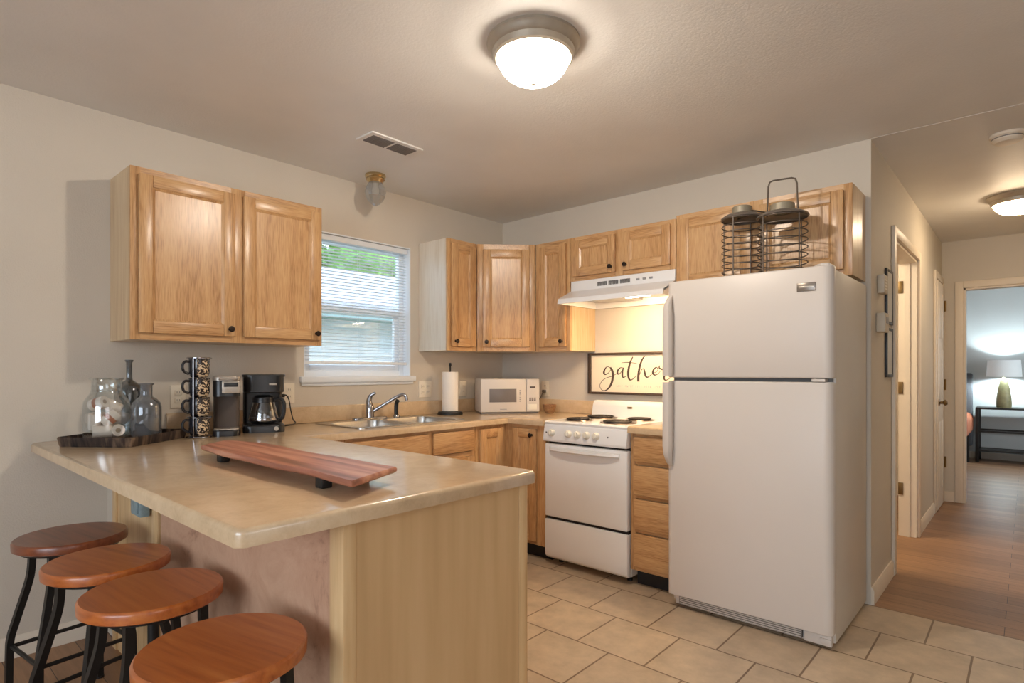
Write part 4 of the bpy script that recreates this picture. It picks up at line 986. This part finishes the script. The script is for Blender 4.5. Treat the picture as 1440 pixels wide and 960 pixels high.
# rolls in the jar, each its own
FC = R(-13)
rolls = [(0.018, -0.048, 0.075, 80, 14, 0, 'standing upright at the left'), (0.048, -0.018, 0.032, -13, 90, 0, 'lying crosswise at the bottom front'), (0.040, 0.046, 0.034, 77, 86, 0, 'at the bottom right, open end outwards'),
         (-0.036, 0.012, 0.032, -20, 90, 0, 'lying crosswise at the bottom back'), (0.034, 0.014, 0.086, 167, 48, 1, 'tilted across the middle with a rust band'), (-0.018, 0.050, 0.088, 10, 70, 0, 'leaning on the right of the middle layer'),
         (-0.042, -0.018, 0.084, 150, 82, 0, 'at the back of the middle layer'), (0.014, -0.034, 0.150, 120, 75, 1, 'with a rust band on top at the left'), (-0.004, 0.022, 0.136, -5, 60, 0, 'tilted on top at the right')]
for c_, l_, z, a, tip, kind, sp in rolls:
    r_ = thing('towel_roll', f'small white roll {sp}, in the glass jar', 'roll', (jx + 0.86 * (c_ * math.cos(FC) - l_ * math.sin(FC)), jy + 0.86 * (c_ * math.sin(FC) + l_ * math.cos(FC)), TZ + z), 0, 'small white rolls in the jar')
    r_.rotation_euler = (R(tip), 0, R(a))
    b = MB(); b.lathe([(0.010, -0.034), (0.0235, -0.034), (0.025, -0.031), (0.025, 0.031), (0.0235, 0.034), (0.010, 0.034), (0.010, -0.034)], seg=24); b.build('roll', 'pod_white', r_)
    b = MB(); b.lathe([(0, -0.031), (0.010, -0.031), (0.010, 0.031), (0, 0.031)], seg=14); b.build('core', 'pod_core', r_)
    if kind: b = MB(); b.lathe([(0.0252, -0.009), (0.0258, -0.008), (0.0258, 0.008), (0.0252, 0.009)], seg=24); b.build('band', 'pod_red', r_)
bx, by = 0.350, -2.686
t = thing('glass_bottle', 'squat smoky glass bottle with short wide neck, right end of the tray', 'bottle', (bx, by, TZ))
b = MB(); b.lathe([(0.0000, 0.0000), (0.0515, 0.0000), (0.0577, 0.0088), (0.0585, 0.1265), (0.0546, 0.1485), (0.0390, 0.1672), (0.0257, 0.1760), (0.0234, 0.1848), (0.0234, 0.2255), (0.0281, 0.2321), (0.0257, 0.2354), (0.0211, 0.2277), (0.0211, 0.1826), (0.0242, 0.1716), (0.0374, 0.1628), (0.0515, 0.1452), (0.0554, 0.1265), (0.0546, 0.0132), (0.0499, 0.0066), (0.0000, 0.0066)], seg=36)
b.build('bottle_body', 'bottle_glass', t, angle=60)
b = MB(); b.tube(circ((0, 0), 0.0272, 28, 0.2305), 0.003, 8, closed=True); b.build('lip', 'bottle_glass', t)
bx, by = 0.172, -2.704
t = thing('glass_bottle', 'tall dark glass bottle with thin neck, behind the jar on the tray', 'bottle', (bx, by, TZ))
b = MB(); b.lathe([(0.0000, 0.0000), (0.0516, 0.0000), (0.0576, 0.0082), (0.0585, 0.1957), (0.0516, 0.2215), (0.0258, 0.2390), (0.0140, 0.2472), (0.0120, 0.2596), (0.0120, 0.3275), (0.0160, 0.3317), (0.0160, 0.3399), (0.0090, 0.3399), (0.0090, 0.2575), (0.0120, 0.2441), (0.0482, 0.2184), (0.0550, 0.1957), (0.0542, 0.0124), (0.0000, 0.0062)], seg=32)
b.build('bottle_body', 'bottle_dark', t, angle=60)
b = MB(); b.tube(circ((0, 0), 0.0145, 20, 0.336), 0.003, 8, closed=True); b.build('lip', 'bottle_dark', t)

# ------------------------------------------------------------------ serving board
t = thing('serving_board', 'long reddish live-edge serving board on black feet', 'board', (1.50, -2.632, CT), R(-0.5))
rr = random.Random(9)
def edge(side):
    out = []
    for i in range(25):
        u = i / 24; x = -0.50 + 0.985 * u
        wv = 0.096 + 0.006 * math.sin(u * 7 + side) + 0.004 * math.sin(u * 17 + 2 * side)
        if u < 0.2 and side > 0: wv *= 0.25 + 0.75 * (u / 0.2) ** 0.6
        out.append((x - 0.045 * side, side * wv))
    return out
E1 = edge(-1); E2 = edge(1)[::-1]
P = E1 + E2
b = MB(); z0 = 0.029
b.loft([[(x * 0.985, y * 0.93, z0) for x, y in P], [(x, y * 0.99, z0 + 0.006) for x, y in P], [(x, y, z0 + 0.013) for x, y in P], [(x * 0.992, y * 0.97, z0 + 0.018) for x, y in P]]); b.build('board_top', 'board', t, angle=50)
for x in (-0.32, 0.34):
    for y in (-0.062, 0.055):
        b = MB(); b.box(x - 0.018, y - 0.016, 0, x + 0.018, y + 0.016, z0 + 0.001, 0.004); b.build('foot', 'black_metal', t)

# ------------------------------------------------------------------ stools
SEATZ = 0.63
def make_stool(seatmat, label, loc, rot):
    t = thing('bar_stool', label, 'stool', loc, rot, 'bar stools along the peninsula')
    b = MB(); r = 0.172
    b.lathe([(0, SEATZ - 0.034), (r - 0.008, SEATZ - 0.034), (r - 0.001, SEATZ - 0.030), (r, SEATZ - 0.008), (r - 0.002, SEATZ - 0.003), (r - 0.006, SEATZ), (0, SEATZ - 0.001)], seg=64); b.build('seat', seatmat, t, angle=35)
    b = MB(); b.lathe([(0, SEATZ - 0.044), (0.150, SEATZ - 0.044), (0.152, SEATZ - 0.034), (0, SEATZ - 0.034)], seg=40); b.build('seat_plate', 'black_metal', t)
    prof = spline([(0.128, SEATZ - 0.046, 0), (0.130, 0.52, 0), (0.140, 0.46, 0), (0.178, 0.33, 0), (0.196, 0.265, 0), (0.200, 0.20, 0), (0.202, 0.0, 0)], 5)
    for k in range(4):
        a = PI / 4 + k * PI / 2
        b = MB(); b.tube([(p.x * math.cos(a), p.x * math.sin(a), p.y) for p in prof], 0.0145, 4, square=True); lg = b.build('leg', 'black_metal', t, angle=30)
        b = MB(); b.lathe([(0, 0), (0.015, 0), (0.015, 0.008), (0, 0.008)], (0.202 * math.cos(a), 0.202 * math.sin(a), -0.0), 12); b.build('foot_cap', 'black_plastic', lg)
    for k in range(4):
        a, c = PI / 4 + k * PI / 2, PI / 4 + (k + 1) * PI / 2
        b = MB(); b.tube([(0.192 * math.cos(a), 0.192 * math.sin(a), 0.235), (0.192 * math.cos(c), 0.192 * math.sin(c), 0.235)], 0.0075, 8); b.build('footrest_bar', 'black_metal', t)
    for k in range(2):
        a = PI / 4 + k * PI / 2
        b = MB(); b.tube([(-0.13 * math.cos(a), -0.13 * math.sin(a), SEATZ - 0.055 - 0.0 * k), (0.13 * math.cos(a), 0.13 * math.sin(a), SEATZ - 0.055 - 0.0 * k)], 0.009, 8); b.build('cross_brace', 'black_metal', t)
    b = MB(); b.lathe([(0, 0.43), (0.014, 0.43), (0.014, SEATZ - 0.05), (0, SEATZ - 0.05)], seg=14); b.build('centre_screw', 'black_metal', t)
    return t
make_stool('seat_dark', 'dark brown round stool nearest the window wall', (0.628, -3.005, 0), R(8))
make_stool('seat', 'second round wooden stool from the window wall', (1.058, -2.995, 0), R(15))
make_stool('seat', 'third round wooden stool from the window wall', (1.452, -2.985, 0), R(4))
make_stool('seat', 'round orange-brown stool at the free end of the peninsula', (1.935, -2.992, 0), R(12))

# ------------------------------------------------------------------ ceiling things
def flush_light(label, loc, r, glass, drop):
    t = thing('ceiling_light', label, 'ceiling light', loc)
    b = MB(); b.lathe([(0, 0), (r, 0), (r + 0.001, -0.010), (r - 0.006, -0.018), (r - 0.010, -0.028), (r - 0.020, -0.036), (r - 0.024, -0.056), (r - 0.032, -0.062), (r - 0.037, -0.060), (r - 0.038, -0.050), (0, -0.050)], seg=56); b.build('pan', 'nickel', t, angle=30)
    rg = r - 0.040; z0 = -0.056
    b = MB(); pr = []
    for i in range(11):
        a = PI / 2 * i / 10; pr.append((rg * math.cos(a) ** 0.9 if i < 10 else 0, z0 - drop * math.sin(a)))
    b.lathe(pr, seg=48); b.build('glass_bowl', glass, t, angle=60)
    b = MB(); b.lathe([(0, z0 - drop - 0.012), (0.008, z0 - drop - 0.009), (0.011, z0 - drop), (0.007, z0 - drop + 0.002), (0, z0 - drop + 0.002)], seg=16); b.build('finial', 'nickel', t)
    return t
flush_light('lit ceiling light with brushed metal ring over the kitchen', (1.873, -1.862, CEIL - 0.0003), 0.172, 'lamp_glass', 0.092)
light('kitchen_bulb', 'POINT', (1.873, -1.862, CEIL - 0.070), (0, 0, 0), 43, (1.0, 0.885, 0.745), shadow_soft_size=0.035)
flush_light('lit ceiling light with white bowl in the hallway', (3.185, 1.80, CEIL - 0.0003), 0.172, 'hall_glass', 0.075)
t = thing('glass_ceiling_light', 'small unlit cut-glass ceiling light with brass collar above the window', 'ceiling light', (0.219, -1.399, CEIL - 0.0003))
b = MB(); b.lathe([(0, 0), (0.062, 0), (0.064, -0.012), (0.054, -0.020), (0.058, -0.030), (0.046, -0.042), (0.042, -0.050), (0, -0.050)], seg=28); b.build('collar', 'brass', t, angle=30)
b = MB(); pr = [(0.040, -0.046), (0.056, -0.075), (0.064, -0.105), (0.060, -0.135), (0.046, -0.160), (0.026, -0.180), (0.010, -0.190), (0, -0.191)]
b.lathe(pr, seg=14); b.build('glass_globe', 'cut_glass', t, angle=5)
b = MB(); b.lathe([(0, -0.05), (0.014, -0.05), (0.016, -0.07), (0.024, -0.095), (0.020, -0.115), (0, -0.122)], seg=16); b.build('bulb', 'outlet', t)
t = thing('ceiling_vent', 'white ceiling register with two dark grille sections', 'vent', (0.692, -1.635, CEIL - 0.0002), 0)
b = MB(); b.plate(rrect(-0.075, -0.165, 0.075, 0.165, 0.006), [], -0.008, 0.0); b.build('frame', 'ceiling', t)
for y0, y1 in ((-0.140, -0.008), (0.008, 0.140)):
    b = MB(); b.box(-0.048, y0, -0.0095, 0.048, y1, -0.008); gp = b.build('grille', 'gasket', t)
    b = MB()
    for k in range(8): b.box(-0.046 + k * 0.0125, y0 + 0.002, -0.012, -0.043 + k * 0.0125, y1 - 0.002, -0.0095)
    b.build('fins', 'grille', gp)
t = thing('smoke_detector', 'round white smoke detector on the hallway ceiling', 'smoke detector', (3.160, 0.40, CEIL - 0.0002))
b = MB(); b.lathe([(0, 0), (0.074, 0), (0.074, -0.012), (0.066, -0.018), (0.064, -0.030), (0.052, -0.042), (0, -0.044)], seg=36); b.build('housing', 'trim', t, angle=30)
b = MB(); b.lathe([(0.0655, -0.018), (0.067, -0.021), (0.0655, -0.024)], seg=36); b.build('vent_ring', 'grille', t)

# ------------------------------------------------------------------ hallway wall
for lab, z0, z1 in (('narrow black picture frame on the hallway wall, upper of two', 1.497, 1.815), ('narrow black picture frame on the hallway wall, lower of two', 1.190, 1.475)):
    t = thing('picture_frame', lab, 'picture frame', (HX, 0.475, z0), ROT_L)
    h = z1 - z0; wd = 0.095; f_ = 0.016
    b = MB(); b.box(-wd, -0.014, 0, -wd + f_, -0.001, h, 0.001); b.box(wd - f_, -0.014, 0, wd, -0.001, h, 0.001); b.box(-wd + f_, -0.014, 0, wd - f_, -0.001, f_, 0.001); b.box(-wd + f_, -0.014, h - f_, wd - f_, -0.001, h, 0.001); b.build('frame', 'frame_black', t)
    b = MB(); b.box(-wd + 0.01, -0.0115, 0.01, wd - 0.01, -0.004, h - 0.01); b.build('print', 'frame_paper', t)
t = thing('door_chime', 'small ivory chime box above the thermostat on the hallway wall', 'chime', (HX, 0.215, 1.70), ROT_L)
b = MB(); b.box(-0.05, -0.034, -0.05, 0.05, -0.001, 0.05, 0.004); b.build('cover', 'beige_plastic', t)
b = MB()
for k in range(4): b.box(-0.03, -0.0355, -0.03 + k * 0.016, 0.03, -0.0335, -0.024 + k * 0.016)
b.build('sound_slots', 'knob_white', t)
t = thing('thermostat', 'boxy beige thermostat on the hallway wall beside the frames', 'thermostat', (HX, 0.18, 1.487), ROT_L)
b = MB(); b.box(-0.055, -0.045, -0.052, 0.055, -0.001, 0.052, 0.006); b.build('housing', 'beige_plastic', t)
b = MB(); b.box(-0.035, -0.047, -0.005, 0.035, -0.0445, 0.03, 0.001); b.build('dial_window', 'label_grey', t)

# ------------------------------------------------------------------ bedroom beyond the hallway
t = thing('console_table', 'black metal console table against the bedroom wall', 'table', (3.30, 6.70, 0))
L2, D2 = 0.60, 0.19; TH = 0.735
b = MB(); b.box(-L2, -D2, TH - 0.022, L2, D2, TH, 0.003); b.build('table_top', 'black_metal', t)
for sx in (-1, 1):
    for sy in (-1, 1):
        x, y = sx * (L2 - 0.02), sy * (D2 - 0.02)
        b = MB(); b.box(x - 0.02, y - 0.02, 0, x + 0.02, y + 0.02, TH - 0.022, 0.002); b.build('leg', 'black_metal', t)
for z in (0.415, 0.155):
    b = MB()
    for sy in (-1, 1): b.box(-L2 + 0.03, sy * (D2 - 0.02) - 0.01, z - 0.012, L2 - 0.03, sy * (D2 - 0.02) + 0.01, z + 0.012)
    b.box(-L2 + 0.03, -D2 + 0.02, z - 0.004, L2 - 0.03, D2 - 0.02, z + 0.006) if z < 0.2 else None
    b.build('shelf_rail', 'black_metal', t)
t = thing('table_lamp', 'table lamp with olive base and lit white shade on the console table', 'lamp', (2.992, 6.66, TH))
b = MB(); b.lathe([(0, 0), (0.078, 0), (0.080, 0.01), (0.082, 0.06), (0.078, 0.14), (0.062, 0.26), (0.044, 0.35), (0.030, 0.39), (0.012, 0.40), (0.010, 0.45), (0, 0.45)], seg=32); b.build('base', 'lamp_base', t)
b = MB(); z0 = 0.415; b.lathe([(0.185, z0), (0.172, z0 + 0.222), (0.168, z0 + 0.222), (0.181, z0)], seg=40); b.build('lamp_shade', 'shade', t)
b = MB(); b.lathe([(0, 0.45), (0.014, 0.45), (0.030, 0.50), (0.028, 0.53), (0.012, 0.55), (0, 0.552)], seg=16); b.build('bulb', 'bulb', t)
b = MB()
for k in range(3):
    a = k * 2 * PI / 3; b.tube([(0, 0, z0 + 0.21), (0.171 * math.cos(a), 0.171 * math.sin(a), z0 + 0.21)], 0.002, 5)
b.tube([(0, 0, 0.55), (0, 0, z0 + 0.22)], 0.003, 6); b.build('shade_carrier', 'brass', t)
t = thing('bed', 'bed with grey headboard and rust quilt left of the bedroom lamp', 'bed', (1.825, 6.90, 0))
b = MB(); b.box(-0.83, -0.11, 0.18, 0.83, 0.0, 1.20, 0.03); b.build('headboard', 'dark_fabric', t)
b = MB(); b.box(-0.76, -2.08, 0.22, 0.76, -0.11, 0.33, 0.02); b.build('bed_frame', 'black_metal', t)
b = MB(); b.box(-0.76, -2.08, 0.33, 0.76, -0.115, 0.55, 0.06, 4); b.build('mattress', 'paper', t)
b = MB(); b.box(-0.845, -2.11, 0.36, 0.845, -0.14, 0.66, 0.09, 5); b.build('quilt', 'quilt', t)
for x in (-0.72, 0.80):
    for y in (-2.02, -0.5):
        b = MB(); b.tube([(x, y, 0.0), (x, y, 0.36)], 0.018, 8); b.build('leg', 'black_metal', t)

# ------------------------------------------------------------------ outside the window
b = MB(); b.box(-30, -22, -0.5, -0.13, 30, -0.4); struct(b.build('ground', 'grass'))
t = thing('neighbour_house', 'white-sided neighbouring house with pale roof outside the window', 'house', (-3.0, 1.0, -0.4))
b = MB(); n = 16
prof = [(0.0, 0.0)]
for k in range(n): z = 0.15 * k; prof += [(0.0, z), (0.016, z), (0.003, z + 0.148)]
prof = [(x, z) for x, z in prof[1:]] + [(0, 2.4), (-0.2, 2.4), (-0.2, 0)]
b.prism(prof, -8, 8, 'y'); b.build('siding_wall', 'siding', t, angle=20)
b = MB(); b.prism([(0.38, 2.28), (0.42, 2.30), (0.42, 2.42), (-2.6, 3.39), (-2.6, 3.31), (0.38, 2.36)], -8.2, 8.2, 'y'); b.build('roof', 'roofing', t, angle=20)
b = MB(); b.box(0.0, -8, 2.24, 0.40, 8, 2.28); b.build('soffit', 'eave', t)
rr = random.Random(11)
def tree(label, loc, h, rad, leafm, name='tree'):
    t = thing(name, label, 'tree', loc)
    b = MB(); b.tube([(0, 0, 0), (0.03, 0, h * 0.35), (0, 0.03, h * 0.7)], 0.1, 8, rad=[0.14, 0.10, 0.05]); b.build('trunk', 'bark_tree', t)
    b = MB(); bb = bmesh.new()
    for i in range(1500):
        d = Vector((rr.gauss(0, 1), rr.gauss(0, 1), rr.gauss(0, 1))).normalized() * rad * rr.uniform(0.55, 1.0)
        p = Vector((d.x, d.y, h * 0.66 + d.z * 0.8)); u = Vector((rr.gauss(0, 1), rr.gauss(0, 1), rr.gauss(0, 1))).normalized(); v = u.orthogonal().normalized(); s = rr.uniform(0.07, 0.15)
        bb.faces.new([bb.verts.new(p + u * s), bb.verts.new(p + v * s * 0.6), bb.verts.new(p - u * s), bb.verts.new(p - v * s * 0.6)])
    b._take(bb)
    b.ball((0, 0, h * 0.66), rad * 0.82, 2, (1, 1, 0.8)); b.build('foliage', leafm, t)
tree('dark green tree behind the neighbouring roof, left in the window', (-8.2, 0.6, -0.4), 6.0, 2.0, 'leaf')
tree('yellow-green tree behind the neighbouring roof, right in the window', (-8.2, 4.5, -0.4), 5.6, 1.75, 'leaf_light')
tree('dark green tree behind the neighbouring roof, far right', (-8.6, 8.5, -0.4), 6.0, 2.0, 'leaf')
tree('dark green tree behind the neighbouring roof, far left', (-8.4, -3.6, -0.4), 6.0, 2.0, 'leaf')
